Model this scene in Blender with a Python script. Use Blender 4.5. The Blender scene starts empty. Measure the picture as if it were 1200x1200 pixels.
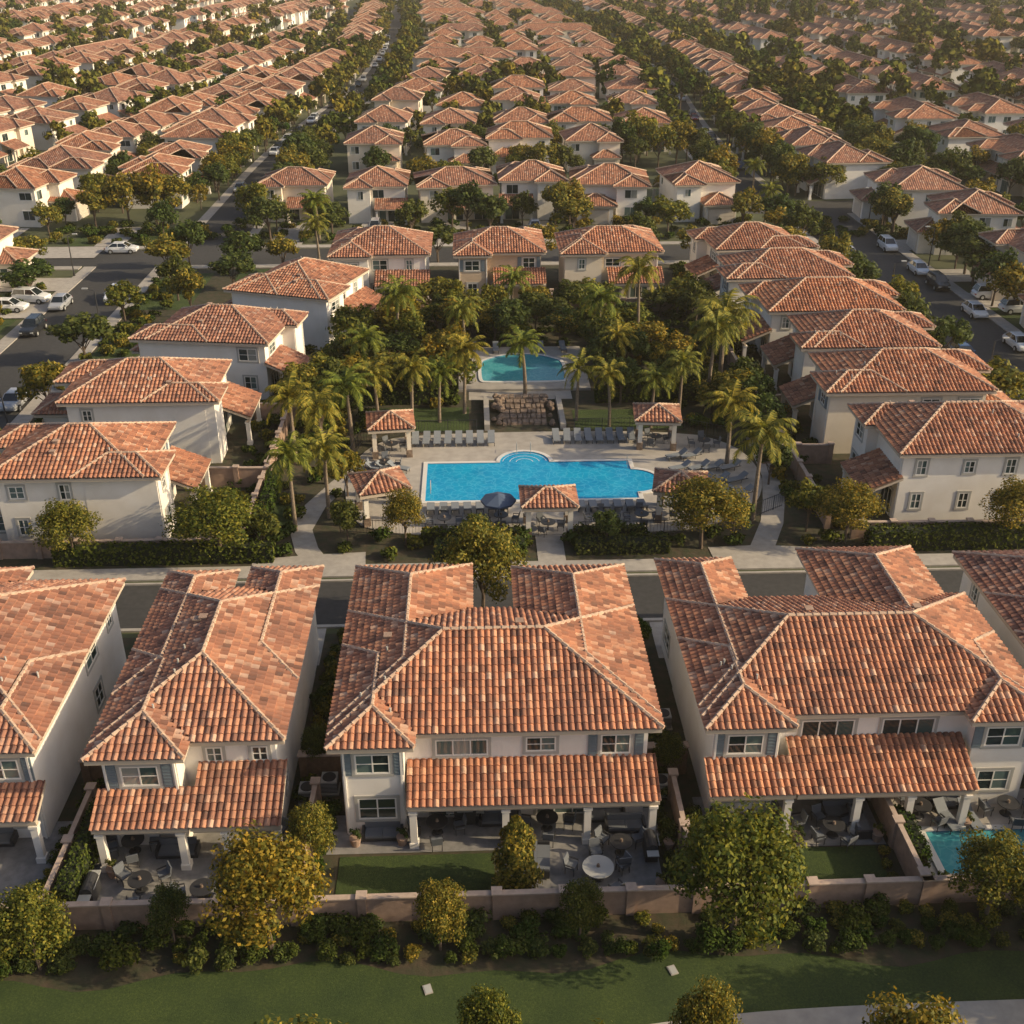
import bpy, math, random
import numpy as np
from mathutils import Vector, Matrix
random.seed(7); rng=np.random.default_rng(7)
scene=bpy.context.scene
COL=scene.collection

# ---------------------------------------------------------------- materials
MATS={}
def newmat(name):
    m=bpy.data.materials.new(name);m.use_nodes=True
    nt=m.node_tree
    b=nt.nodes['Principled BSDF']
    MATS[name]=m
    return m,nt,b
def nd(nt,t,**kw):
    n=nt.nodes.new(t)
    for k,v in kw.items():
        if k.startswith('_'): n.inputs[int(k[1:])].default_value=v
        else: setattr(n,k,v)
    return n
def ramp(nt,fac,stops,interp='LINEAR'):
    r=nt.nodes.new('ShaderNodeValToRGB');r.color_ramp.interpolation=interp
    e=r.color_ramp.elements
    while len(e)<len(stops): e.new(.5)
    for el,(p,c) in zip(e,stops):
        el.position=p;el.color=(c[0],c[1],c[2],1)
    nt.links.new(fac,r.inputs[0]);return r.outputs[0]
def mix(nt,a,b,fac,mode='MIX'):
    n=nt.nodes.new('ShaderNodeMix');n.data_type='RGBA';n.blend_type=mode
    for s,i in ((a,6),(b,7)):
        if isinstance(s,(tuple,list)): n.inputs[i].default_value=(s[0],s[1],s[2],1)
        else: nt.links.new(s,n.inputs[i])
    if isinstance(fac,(int,float)): n.inputs[0].default_value=fac
    else: nt.links.new(fac,n.inputs[0])
    return n.outputs[2]
def noise(nt,scale,detail=3,coord='pos',rough=.55):
    n=nt.nodes.new('ShaderNodeTexNoise');n.inputs['Scale'].default_value=scale;n.inputs['Detail'].default_value=detail;n.inputs['Roughness'].default_value=rough
    g=nt.nodes.new('ShaderNodeNewGeometry');nt.links.new(g.outputs['Position'],n.inputs['Vector'])
    return n.outputs['Fac']
def bump(nt,b,h,strength,dist):
    n=nt.nodes.new('ShaderNodeBump');n.inputs['Strength'].default_value=strength;n.inputs['Distance'].default_value=dist
    nt.links.new(h,n.inputs['Height']);nt.links.new(n.outputs[0],b.inputs['Normal'])
def simple(name,c,rough=.8,nscale=None,namt=.25,c2=None,bmp=None,metal=0,spec=.5,big=None):
    m,nt,b=newmat(name)
    b.inputs['Roughness'].default_value=rough;b.inputs['Metallic'].default_value=metal
    b.inputs['Specular IOR Level'].default_value=spec
    if nscale:
        f=noise(nt,nscale,4)
        c2=c2 or tuple(x*(1-namt) for x in c)
        col=ramp(nt,f,[(.32,c),(.68,c2)])
        if big:
            f2=noise(nt,big[0],3)
            v=ramp(nt,f2,[(.3,(1,1,1)),(.7,(1-big[1],)*3)])
            col=mix(nt,col,v,1.0,'MULTIPLY')
        nt.links.new(col,b.inputs['Base Color'])
        if bmp: bump(nt,b,f,bmp[0],bmp[1])
    else: b.inputs['Base Color'].default_value=(c[0],c[1],c[2],1)
    return m
def mk_tiles(name,wave):
    m,nt,b=newmat(name);L=nt.links
    uv=nd(nt,'ShaderNodeUVMap');uv.uv_map='UVMap'
    fl=nd(nt,'ShaderNodeVectorMath',operation='FLOOR');L.new(uv.outputs[0],fl.inputs[0])
    wn=nd(nt,'ShaderNodeTexWhiteNoise',noise_dimensions='3D');L.new(fl.outputs[0],wn.inputs['Vector'])
    col=ramp(nt,wn.outputs['Value'],[(0,(.19,.100,.072)),(.15,(.32,.155,.102)),(.5,(.43,.205,.128)),(.8,(.52,.26,.155)),(.93,(.56,.34,.23)),(1,(.60,.42,.31))])
    n1=noise(nt,.35,4)
    col=mix(nt,col,ramp(nt,n1,[(.3,(1.08,1.01,.94)),(.7,(.72,.72,.75))]),1.0,'MULTIPLY')
    n2=noise(nt,3.0,4)
    col=mix(nt,col,(.15,.12,.10),ramp(nt,n2,[(.52,(0,0,0)),(.76,(.55,.55,.55))]))
    oi=nd(nt,'ShaderNodeObjectInfo')
    col=mix(nt,col,ramp(nt,oi.outputs['Random'],[(0,(1.06,.97,.88)),(.35,(.92,.93,.97)),(.6,(1.10,1.0,.88)),(1,(.80,.81,.88))]),1.0,'MULTIPLY')
    b.inputs['Roughness'].default_value=.8;b.inputs['Specular IOR Level'].default_value=.3
    if wave:
        sp=nd(nt,'ShaderNodeSeparateXYZ');L.new(uv.outputs[0],sp.inputs[0])
        mu=nd(nt,'ShaderNodeMath',operation='MULTIPLY',_1=2*math.pi);L.new(sp.outputs[0],mu.inputs[0])
        si=nd(nt,'ShaderNodeMath',operation='SINE');L.new(mu.outputs[0],si.inputs[0])
        fr=nd(nt,'ShaderNodeMath',operation='FRACT');L.new(sp.outputs[1],fr.inputs[0])
        sub=nd(nt,'ShaderNodeMath',operation='SUBTRACT');L.new(si.outputs[0],sub.inputs[0]);L.new(fr.outputs[0],sub.inputs[1])
        bump(nt,b,sub.outputs[0],.8,.035)
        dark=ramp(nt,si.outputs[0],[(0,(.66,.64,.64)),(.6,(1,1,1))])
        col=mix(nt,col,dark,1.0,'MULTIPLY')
    L.new(col,b.inputs['Base Color'])
mk_tiles('tile_near',False);mk_tiles('tile_far',True)
simple('ridge_tile',(.56,.41,.29),.8,3,.35,c2=(.38,.25,.18))
def mk_stucco(name,ca,cb,cc):
    m,nt,b=newmat(name)
    oi=nd(nt,'ShaderNodeObjectInfo')
    col=ramp(nt,oi.outputs['Random'],[(0,ca),(.5,cb),(1,cc)])
    col=mix(nt,col,ramp(nt,noise(nt,.8,5),[(.3,(1,1,1)),(.75,(.90,.88,.85))]),1.0,'MULTIPLY')
    nt.links.new(col,b.inputs['Base Color']);b.inputs['Roughness'].default_value=.9
mk_stucco('stucco_white',(.84,.79,.72),(.86,.82,.76),(.83,.77,.68))
mk_stucco('stucco_mix',(.83,.76,.65),(.85,.81,.73),(.78,.67,.52))
mk_stucco('stucco_tan',(.58,.45,.32),(.58,.45,.32),(.58,.45,.32))
simple('trim',(.52,.43,.33),.7)
simple('trim_grey',(.42,.40,.36),.7)
simple('frame_white',(.80,.76,.69),.6)
simple('shutter',(.15,.19,.215),.6)
m,nt,b=newmat('glass')
g=nd(nt,'ShaderNodeNewGeometry')
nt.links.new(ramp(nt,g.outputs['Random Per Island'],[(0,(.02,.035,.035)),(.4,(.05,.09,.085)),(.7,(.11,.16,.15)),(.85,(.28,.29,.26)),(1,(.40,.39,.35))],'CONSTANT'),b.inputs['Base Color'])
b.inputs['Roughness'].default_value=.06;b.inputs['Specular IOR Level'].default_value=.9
simple('garage_door',(.66,.58,.48),.6,1.5,.1)
simple('concrete',(.45,.41,.36),.85,1.6,.22,big=(.12,.2),bmp=(.15,.02))
simple('pool_deck',(.47,.425,.37),.8,1.2,.2,big=(.15,.22))
simple('paver_grey',(.31,.295,.28),.85,2.5,.3,big=(.3,.28))
simple('asphalt',(.060,.058,.056),.9,2.2,.3,big=(.08,.35))
simple('mulch',(.070,.050,.030),1,1.4,.5,c2=(.034,.042,.017),bmp=(.8,.1))
simple('terrain',(.085,.090,.038),1,.15,.5,c2=(.045,.056,.022))
def mk_grass(name,a,bb,c):
    m,nt,b=newmat(name)
    f=noise(nt,9,6,rough=.75);f2=noise(nt,.45,4)
    col=ramp(nt,f,[(.3,a),(.55,bb),(.75,c)])
    col=mix(nt,col,ramp(nt,f2,[(.3,(.72,.78,.7)),(.7,(1.25,1.15,1.0))]),1.0,'MULTIPLY')
    nt.links.new(col,b.inputs['Base Color']);b.inputs['Roughness'].default_value=.95
    bump(nt,b,noise(nt,35,3,rough=.8),1.0,.06)
mk_grass('grass',(.024,.044,.009),(.048,.080,.015),(.095,.122,.028))
simple('block_wall',(.40,.27,.20),.9,2.5,.25,bmp=(.4,.02))
simple('wall_cap',(.50,.38,.30),.85,3,.2)
simple('stone',(.28,.20,.145),.9,2.2,.5,bmp=(.9,.15))
simple('wood',(.20,.12,.07),.8,4,.3)
simple('bark',(.14,.10,.07),.95,6,.4)
simple('palm_bark',(.26,.20,.14),.95,7,.4)
simple('metal_dark',(.035,.035,.038),.45)
simple('cushion_grey',(.13,.14,.155),.9)
simple('sling',(.20,.215,.23),.8)
simple('canvas_blue',(.07,.10,.16),.85)
simple('white_stone',(.66,.63,.58),.5)
simple('ac_metal',(.40,.40,.38),.6)
simple('tire',(.02,.02,.02),.9)
simple('pool_tile',(.12,.30,.42),.4,6,.3)
for n,c in (('car_white',(.75,.75,.74)),('car_silver',(.35,.36,.38)),('car_black',(.02,.022,.025)),('car_blue',(.03,.07,.16)),('car_red',(.28,.02,.02))):
    m=simple(n,c,.25);m.node_tree.nodes['Principled BSDF'].inputs['Coat Weight'].default_value=.6
simple('car_glass',(.015,.02,.022),.05,spec=.9)
simple('lamp_lens',(.6,.6,.55),.2)
def mk_water(name,c1,c2,c3):
    m,nt,b=newmat(name)
    f=noise(nt,.5,3)
    col=ramp(nt,f,[(.3,c1),(.7,c2)])
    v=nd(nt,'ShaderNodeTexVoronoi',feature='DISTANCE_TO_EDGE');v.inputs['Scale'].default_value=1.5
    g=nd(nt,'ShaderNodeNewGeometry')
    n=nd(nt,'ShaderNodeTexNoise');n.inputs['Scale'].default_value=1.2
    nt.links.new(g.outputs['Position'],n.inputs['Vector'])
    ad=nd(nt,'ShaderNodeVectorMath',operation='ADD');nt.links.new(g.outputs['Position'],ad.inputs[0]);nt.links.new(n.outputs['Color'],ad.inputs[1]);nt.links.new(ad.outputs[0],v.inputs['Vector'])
    col=mix(nt,col,c3,ramp(nt,v.outputs['Distance'],[(0,(.35,.35,.35)),(.10,(0,0,0))]))  # caustic veins: bright light net painted into the water colour
    nt.links.new(col,b.inputs['Base Color']);b.inputs['Roughness'].default_value=.05;b.inputs['IOR'].default_value=1.33
    bump(nt,b,noise(nt,3.0,3),.15,.05)
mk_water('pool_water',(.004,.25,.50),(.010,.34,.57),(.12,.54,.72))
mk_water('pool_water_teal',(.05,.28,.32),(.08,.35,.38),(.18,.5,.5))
def mk_leaf(name,stops,trans,tc):
    m,nt,b=newmat(name);L=nt.links
    g=nd(nt,'ShaderNodeNewGeometry');oi=nd(nt,'ShaderNodeObjectInfo')
    col=ramp(nt,g.outputs['Random Per Island'],stops)
    col=mix(nt,col,ramp(nt,oi.outputs['Random'],[(0,(.74,.90,.72)),(.5,(1,1,1)),(1,(1.3,1.08,.8))]),1.0,'MULTIPLY')
    if trans>0:
        L.new(col,b.inputs['Base Color'])
        b.inputs['Roughness'].default_value=.65;b.inputs['Specular IOR Level'].default_value=.2
        t=nd(nt,'ShaderNodeBsdfTranslucent');L.new(mix(nt,col,tc,1.0,'MULTIPLY'),t.inputs[0])
        ms=nd(nt,'ShaderNodeMixShader',_0=trans);L.new(b.outputs[0],ms.inputs[1]);L.new(t.outputs[0],ms.inputs[2])
        L.new(ms.outputs[0],nt.nodes['Material Output'].inputs[0])
    else:
        d=nd(nt,'ShaderNodeBsdfDiffuse');L.new(col,d.inputs[0]);L.new(d.outputs[0],nt.nodes['Material Output'].inputs[0])
mk_leaf('leaf_gold',[(0,(.045,.060,.010)),(.4,(.110,.115,.017)),(.75,(.225,.192,.028)),(1,(.35,.26,.04))],.3,(1.5,1.3,.7))
mk_leaf('leaf_green',[(0,(.026,.043,.010)),(.5,(.060,.082,.017)),(1,(.13,.145,.03))],.3,(1.4,1.4,.8))
mk_leaf('leaf_palm',[(0,(.07,.092,.016)),(.5,(.165,.175,.028)),(1,(.33,.29,.05))],.35,(1.4,1.3,.7))
mk_leaf('leaf_hedge',[(0,(.022,.038,.009)),(.6,(.052,.072,.017)),(1,(.105,.125,.03))],0,None)
mk_leaf('leaf_far',[(0,(.05,.062,.014)),(.6,(.125,.12,.025)),(1,(.24,.20,.04))],0,None)
simple('hedge_core',(.012,.018,.007),1)

# ---------------------------------------------------------------- mesh builder
class MB:
    def __init__(s): s.v=[];s.f=[];s.m=[];s.uv=[];s.mats=[]
    def mi(s,mat):
        if mat not in s.mats: s.mats.append(mat)
        return s.mats.index(mat)
    def face(s,pts,mat,uv=None):
        n=len(s.v);s.v.extend([tuple(p) for p in pts]);s.f.append(tuple(range(n,n+len(pts))));s.m.append(s.mi(mat))
        s.uv.extend(uv if uv else [(0,0)]*len(pts))
    def hexa(s,c,mat,skip=()):
        n=len(s.v);s.v.extend([tuple(p) for p in c]);mi=s.mi(mat)
        for k,q in enumerate(((0,3,2,1),(4,5,6,7),(0,1,5,4),(1,2,6,5),(2,3,7,6),(3,0,4,7))):
            if k in skip: continue
            s.f.append(tuple(n+i for i in q));s.m.append(mi);s.uv.extend([(0,0)]*4)
    def box(s,x0,y0,z0,x1,y1,z1,mat,skip=()):
        s.hexa([(x0,y0,z0),(x1,y0,z0),(x1,y1,z0),(x0,y1,z0),(x0,y0,z1),(x1,y0,z1),(x1,y1,z1),(x0,y1,z1)],mat,skip)
    def obox(s,o,t,n,a0,a1,d0,d1,z0,z1,mat):
        P=lambda a,d,z:(o[0]+t[0]*a+n[0]*d,o[1]+t[1]*a+n[1]*d,z)
        s.hexa([P(a0,d1,z0),P(a1,d1,z0),P(a1,d0,z0),P(a0,d0,z0),P(a0,d1,z1),P(a1,d1,z1),P(a1,d0,z1),P(a0,d0,z1)],mat)
    def cyl(s,p0,p1,r0,r1,k,mat,cap=True):
        p0=Vector(p0);p1=Vector(p1);d=(p1-p0).normalized()
        a=d.orthogonal().normalized();b=d.cross(a)
        n=len(s.v);mi=s.mi(mat)
        for p,r in ((p0,r0),(p1,r1)):
            for i in range(k):
                an=2*math.pi*i/k;s.v.append(tuple(p+(a*math.cos(an)+b*math.sin(an))*r))
        for i in range(k):
            j=(i+1)%k;s.f.append((n+i,n+j,n+k+j,n+k+i));s.m.append(mi);s.uv.extend([(0,0)]*4)
        if cap:
            s.f.append(tuple(n+k+i for i in range(k)));s.m.append(mi);s.uv.extend([(0,0)]*k)
            s.f.append(tuple(n+k-1-i for i in range(k)));s.m.append(mi);s.uv.extend([(0,0)]*k)
    def arr(s,V,F,mat,UV=None):
        n=len(s.v);s.v.extend(map(tuple,V.tolist()));mi=s.mi(mat)
        s.f.extend(map(tuple,(F+n).tolist()));s.m.extend([mi]*len(F))
        if UV is None: s.uv.extend([(0,0)]*(F.shape[0]*F.shape[1]))
        else: s.uv.extend(map(tuple,UV.tolist()))
    def prism(s,poly,z0,z1,mat,top=True):
        n=len(poly)
        if top: s.face([(x,y,z1) for x,y in poly],mat)
        for i in range(n):
            a=poly[i];b=poly[(i+1)%n];s.face([(a[0],a[1],z0),(b[0],b[1],z0),(b[0],b[1],z1),(a[0],a[1],z1)],mat)
    def mesh(s,name):
        me=bpy.data.meshes.new(name);me.from_pydata(s.v,[],s.f)
        for m in s.mats: me.materials.append(MATS[m])
        me.polygons.foreach_set('material_index',s.m)
        ul=me.uv_layers.new(name='UVMap');ul.data.foreach_set('uv',np.array(s.uv,dtype=np.float32).ravel())
        me.update();return me
def obj(name,me,loc=(0,0,0),rot=0,scale=1,parent=None):
    o=bpy.data.objects.new(name,me);COL.objects.link(o);o.location=loc;o.rotation_euler=(0,0,rot)
    o.scale=(scale,)*3 if isinstance(scale,(int,float)) else scale
    if parent: o.parent=parent
    return o
def group(name,parts,loc=(0,0,0),rot=0,scale=1):
    e=obj(name,None,loc,rot,scale)
    e.empty_display_size=.5
    for k,me in parts.items(): obj(k,me,parent=e)
    return e

# ---------------------------------------------------------------- roofs
PP=.33;RR=.42
PT=np.array([0,.10,.28,.5,.72,.90]);PH=np.array([0,.05,.105,.128,.105,.05])
PITCH=.42
def roofh(b,x,y):
    x0,y0,x1,y1,z=b[:5];d=np.minimum(np.minimum(x-x0,x1-x),np.minimum(y-y0,y1-y))
    return np.where(d>=0,z+PITCH*d,-1e3)
def covered(blocks,idx,x,y,z):
    c=np.zeros(np.shape(x),bool)
    if blocks is None: return c
    for j,b in enumerate(blocks):
        if j==idx: continue
        h=roofh(b,x,y);c|=h>z+.14
        if j<idx: c|=np.abs(h-z)<.03
    return c
def clip(poly,lines):
    for (ax,ay,nx,ny) in lines:
        out=[];n=len(poly)
        for i in range(n):
            a=poly[i];b=poly[(i+1)%n]
            da=(a[0]-ax)*nx+(a[1]-ay)*ny;db=(b[0]-ax)*nx+(b[1]-ay)*ny
            if da>=0: out.append(a)
            if (da>=0)!=(db>=0):
                t=da/(da-db);out.append(tuple(a[k]+t*(b[k]-a[k]) for k in range(3)))
        poly=out
        if len(poly)<3: return None
    return poly
def slope(mb,poly,tiles,blocks=None,idx=0):
    p=[Vector(q) for q in poly]
    u=(p[1]-p[0]).normalized();n=u.cross(p[2]-p[1]).normalized();v=n.cross(u)
    O=p[0]-u*p[0].dot(u)
    P2=[(q.dot(u),(q-p[0]).dot(v)) for q in p]
    if not tiles:
        mb.face(poly,'tile_far',[(a/PP,b/RR) for a,b in P2]);return
    pu=[a for a,b in P2];pv=[b for a,b in P2]
    K=np.arange(math.floor(min(pu)/PP),math.ceil(max(pu)/PP))
    us=np.append((K[:,None]+PT[None]).ravel(),K[-1]+1)*PP
    hs=np.append(np.tile(PH,len(K)),0);tid=np.append(np.repeat(np.arange(len(K)),6),len(K)-1)
    R=math.ceil(max(pv)/RR)
    vs=[];va=[];vr=[]
    for j in range(R): vs+=[j*RR,(j+1)*RR-.015];va+=[.06,.0];vr+=[j,j]
    vs=np.array(vs);va=np.array(va);vr=np.array(vr)
    rnd=rng.uniform(-.012,.016,(len(K),R))
    Hh=hs[:,None]+va[None]+rnd[tid][:,vr]
    UU,VV=np.meshgrid(us,vs,indexing='ij')
    lines=[];Ds=[]
    for i in range(len(P2)):
        a=P2[i];b=P2[(i+1)%len(P2)];dx,dy=b[0]-a[0],b[1]-a[1];l=math.hypot(dx,dy)
        nx,ny=-dy/l,dx/l;lines.append((a[0],a[1],nx,ny))
        D=(UU-a[0])*nx+(VV-a[1])*ny;Ds.append(D>=-1e-6)
    q=lambda A:(A[:-1,:-1],A[1:,:-1],A[1:,1:],A[:-1,1:])
    allin=np.ones((len(us)-1,len(vs)-1),bool);out=~allin
    for D in Ds:
        a,b,c,d=q(D);allin&=(a&b&c&d);out|=~(a|b|c|d)
    X=O.x+u.x*UU+v.x*VV;Y=O.y+u.y*UU+v.y*VV;Z=O.z+u.z*UU+v.z*VV
    cen=lambda A:sum(q(A))/4
    cov=covered(blocks,idx,cen(X),cen(Y),cen(Z))
    allin&=~cov;bd=(~out)&(~allin)&(~cov)
    XX=np.stack([X+n.x*Hh,Y+n.y*Hh,Z+n.z*Hh],-1).reshape(-1,3)
    nv=len(vs);I,J=np.nonzero(allin)
    F=np.stack([I*nv+J,(I+1)*nv+J,(I+1)*nv+J+1,I*nv+J+1],1)
    if len(F):
        uq,inv=np.unique(F,return_inverse=True);inv=inv.reshape(F.shape)
        tu=K[0]+tid[I]+.5;tv=vr[J]+.5
        UV=np.repeat(np.stack([tu,tv],1),4,0)
        mb.arr(XX[uq],inv,'tile_near',UV)
    for i,j in zip(*np.nonzero(bd)):
        c=clip([(us[a],vs[b],Hh[a,b]) for a,b in ((i,j),(i+1,j),(i+1,j+1),(i,j+1))],lines)
        if c: mb.face([O+u*a+v*b+n*h for a,b,h in c],'tile_near',[(K[0]+tid[i]+.5,vr[j]+.5)]*len(c))
def cap(mb,a,b,blocks,idx,tiles):
    a=Vector(a);b=Vector(b);d=b-a;l=d.length
    if l<.3: return
    k=max(1,int(l/.42)) if tiles else 1
    for i in range(k):
        p=a+d*(i/k);q=a+d*((i+1)/k);m=(p+q)/2
        if tiles and bool(covered([x for j,x in enumerate(blocks) if j!=idx],-1,np.array(m.x),np.array(m.y),np.array(m.z+.02))): continue
        r=.12 if tiles else .11
        mb.cyl(p+Vector((0,0,.12)),q+Vector((0,0,.09)),r,r*.86,6,'ridge_tile',tiles)
def hip(parts,b,blocks,idx,tiles):
    mb=parts['roof'];x0,y0,x1,y1,z=b[:5];w=x1-x0;d=y1-y0
    if w>=d:
        h=d/2;ym=(y0+y1)/2;r0=(x0+h,ym,z+h*PITCH);r1=(x1-h,ym,z+h*PITCH)
    else:
        h=w/2;xm=(x0+x1)/2;r0=(xm,y0+h,z+h*PITCH);r1=(xm,y1-h,z+h*PITCH)
    A=(x0,y0,z);B=(x1,y0,z);C=(x1,y1,z);D=(x0,y1,z)
    if abs(w-d)<.05:
        S=[[A,B,r0],[B,C,r0],[C,D,r0],[D,A,r0]]
    elif w>d: S=[[A,B,r1,r0],[B,C,r1],[C,D,r0,r1],[D,A,r0]]
    else: S=[[A,B,r0],[B,C,r1,r0],[C,D,r1],[D,A,r0,r1]]
    for s_ in S: slope(mb,s_,tiles,blocks,idx)
    if w>=d: E=[(A,r0),(D,r0),(B,r1),(C,r1),(r0,r1)]
    else: E=[(A,r0),(B,r0),(C,r1),(D,r1),(r0,r1)]
    for e in E: cap(mb,e[0],e[1],blocks,idx,tiles)
    e=.05+.006*idx
    parts['trim'].box(x0+e,y0+e,z-.24-.004*idx,x1-e,y1-e,z-.02-.004*idx,'trim')
def wrect(b,idx): o=.6+.02*idx;return (b[0]+o,b[1]+o,b[2]-o,b[3]-o)
def window(parts,o,t,n,w,h,zc,shut,hi,door=False):
    wd=parts['windows'];z0=zc-h/2;z1=zc+h/2;a=w/2
    if hi:
        f=.08
        wd.obox(o,t,n,-a-.16,a+.16,-.02,.055,z0-.16,z0-.001,'trim_grey');wd.obox(o,t,n,-a-.16,a+.16,-.02,.05,z1+.001,z1+.16,'trim_grey')
        wd.obox(o,t,n,-a-.15,-a-.001,-.02,.045,z0,z1,'trim_grey');wd.obox(o,t,n,a+.001,a+.15,-.02,.045,z0,z1,'trim_grey')
        wd.obox(o,t,n,-a,-a+f,-.02,.04,z0,z1,'frame_white');wd.obox(o,t,n,a-f,a,-.02,.04,z0,z1,'frame_white')
        wd.obox(o,t,n,-a+f,a-f,-.02,.035,z0,z0+f,'frame_white');wd.obox(o,t,n,-a+f,a-f,-.02,.035,z1-f,z1,'frame_white')
        k=3 if w>2 else 2
        for i in range(1,k): 
            c=-a+w*i/k;wd.obox(o,t,n,c-.035,c+.035,-.02,.033,z0+f,z1-f,'frame_white')
        for i in range(k):
            c0=-a+w*i/k+.036+(f-.035 if i==0 else 0);c1=-a+w*(i+1)/k-.036-(f-.035 if i==k-1 else 0)
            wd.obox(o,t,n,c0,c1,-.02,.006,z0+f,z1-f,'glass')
        if not door and w<=2: wd.obox(o,t,n,-a+f,a-f,.007,.03,zc-.02,zc+.02,'frame_white')
        if shut:
            for s in (-1,1):
                x0,x1=sorted((s*(a+.18),s*(a+.62)))
                wd.obox(o,t,n,x0,x1,-.02,.06,z0-.08,z1+.08,'shutter')
                for q in range(6):
                    zz=z0+(z1-z0)*(q+.3)/6;wd.obox(o,t,n,x0+.05,x1-.05,.061,.08,zz,zz+.05,'shutter')
    else:
        wd.obox(o,t,n,-a-.12,a+.12,-.02,.04,z0-.12,z1+.12,'frame_white')
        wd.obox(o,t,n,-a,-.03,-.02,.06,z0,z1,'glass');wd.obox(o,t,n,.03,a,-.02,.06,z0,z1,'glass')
SIDES={'S':((1,0),(0,-1)),'N':((-1,0),(0,1)),'E':((0,1),(1,0)),'W':((0,-1),(-1,0))}
def side_pt(r,side,s):
    x0,y0,x1,y1=r
    return {'S':(s,y0),'N':(s,y1),'E':(x1,s),'W':(x0,s)}[side]
def make_house(blocks,sheds=(),wins=(),auto='NEW',tiles=True,hi=True,stucco='stucco_white',garage=None,seed=0,cols=()):
    R=random.Random(seed)
    parts={k:MB() for k in ('walls','roof','windows','trim')}
    rects=[wrect(b,i) for i,b in enumerate(blocks)]
    for i,b in enumerate(blocks):
        hip(parts,b,blocks,i,tiles);r=rects[i]
        parts['walls'].box(r[0],r[1],0,r[2],r[3],b[4]-.2,stucco,skip=(0,))
        top=b[4]
        for sd in auto:
            t,n=SIDES[sd];lo,hi_=(r[0],r[2]) if sd in 'SN' else (r[1],r[3])
            k=int((hi_-lo)/2.9)
            for q in range(k):
                s=lo+(hi_-lo)*(q+.5)/k+R.uniform(-.3,.3);o=side_pt(r,sd,s)
                bad=False
                for j,rr in enumerate(rects):
                    if j==i: continue
                    for m_ in (-.9,.9):
                        for dd in (.05,.5):
                            x=o[0]+t[0]*m_+n[0]*dd;y=o[1]+t[1]*m_+n[1]*dd
                            if rr[0]-.1<x<rr[2]+.1 and rr[1]-.1<y<rr[3]+.1: bad=True
                if bad: continue
                if top>5 and R.random()<.8:
                    window(parts,o,t,n,R.choice((.8,1.1,1.5,1.8)),R.choice((1.0,1.25)),4.5,hi and R.random()<.3,hi)
                inshed=sd=='S' and any(a-.4<s<b_+.4 for a,b_,*_ in sheds)
                gar=garage and sd=='N' and garage[1]-1<s<garage[2]+1 and garage[0]==i
                if gar: continue
                if inshed: window(parts,o,t,n,2.2,2.1,1.1,False,hi,True)
                elif R.random()<.65: window(parts,o,t,n,R.choice((.8,1.2,1.7)),1.3,1.7,False,hi)
    for w in wins:
        bi,sd,s,zc,ww,hh,sh=w;t,n=SIDES[sd]
        window(parts,side_pt(rects[bi],sd,s),t,n,ww,hh,zc,sh,hi,door=zc<1.3)
    if garage:
        i,a,b_=garage;r=rects[i];o=((a+b_)/2,r[3]);t,n=SIDES['N'];hw=(b_-a)/2
        parts['windows'].obox(o,t,n,-hw-.15,hw+.15,-.02,.05,0,2.5,'trim')
        for q in range(4): parts['windows'].obox(o,t,n,-hw,hw,-.02,.09,.02+q*.57,.56+q*.57,'garage_door')
    for (a,b_,yt,yb,zb) in sheds:
        zt=zb+PITCH*(yt-yb)
        slope(parts['roof'],[(a,yb,zb),(b_,yb,zb),(b_,yt,zt),(a,yt,zt)],tiles)
        e=.04
        P=[(a+e,yb+e,zb-.2),(b_-e,yb+e,zb-.2),(b_-e,yt,zt-.2),(a+e,yt,zt-.2),(a+e,yb+e,zb-.01),(b_-e,yb+e,zb-.01),(b_-e,yt,zt-.01),(a+e,yt,zt-.01)]
        parts['trim'].hexa(P,'trim')
        if tiles:
            parts['trim'].box(a+.1,yb+.22,zb-.45,b_-.1,yb+.42,zb-.201,'trim')
    for (x,y,z) in cols:
        parts['walls'].box(x-.17,y-.17,0,x+.17,y+.17,z,stucco)
        parts['walls'].box(x-.23,y-.23,0,x+.23,y+.23,.35,stucco);parts['walls'].box(x-.22,y-.22,z-.15,x+.22,y+.22,z-.01,stucco)
    if tiles:
        b=blocks[0]
        r=rects[0]
        for x in (r[0]+.12,r[2]-.12): parts['trim'].box(x-.05,r[1]-.09,0,x+.05,r[1]-.001,b[4]-.25,'frame_white')
        for q in range(4):
            x=R.uniform(b[0]+1.2,b[2]-1.2);y=R.uniform(b[1]+1.5,b[3]-1.5)
            h=float(max(roofh(bb,np.array(x),np.array(y)) for bb in blocks))
            parts['trim'].cyl((x,y,h-.1),(x,y,h+.38),.055,.055,8,'trim_grey')
        for q in range(2):
            bb=blocks[1] if len(blocks)>1 else b
            x=R.uniform(bb[0]+2,bb[2]-2);y=(bb[1]+bb[3])/2+1.2
            h=float(max(roofh(c,np.array(x),np.array(y)) for c in blocks))
            parts['trim'].box(x-.18,y-.18,h-.1,x+.18,y+.18,h+.25,'block_wall');parts['trim'].box(x-.22,y-.22,h+.251,x+.22,y+.22,h+.3,'block_wall')
    return parts
def shift(parts,cx,cy):
    for mb in parts.values(): mb.v=[(a-cx,b-cy,c) for a,b,c in mb.v]
def to_meshes(parts,nm): return {k:mb.mesh(nm+'_'+k) for k,mb in parts.items() if mb.f}
def merged(parts,nm):
    M=MB()
    for mb in parts.values():
        n=len(M.v);M.v+=mb.v;M.f+=[tuple(i+n for i in f) for f in mb.f];M.uv+=mb.uv
        mp=[M.mi(x) for x in mb.mats];M.m+=[mp[i] for i in mb.m]
    return M.mesh(nm)

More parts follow.
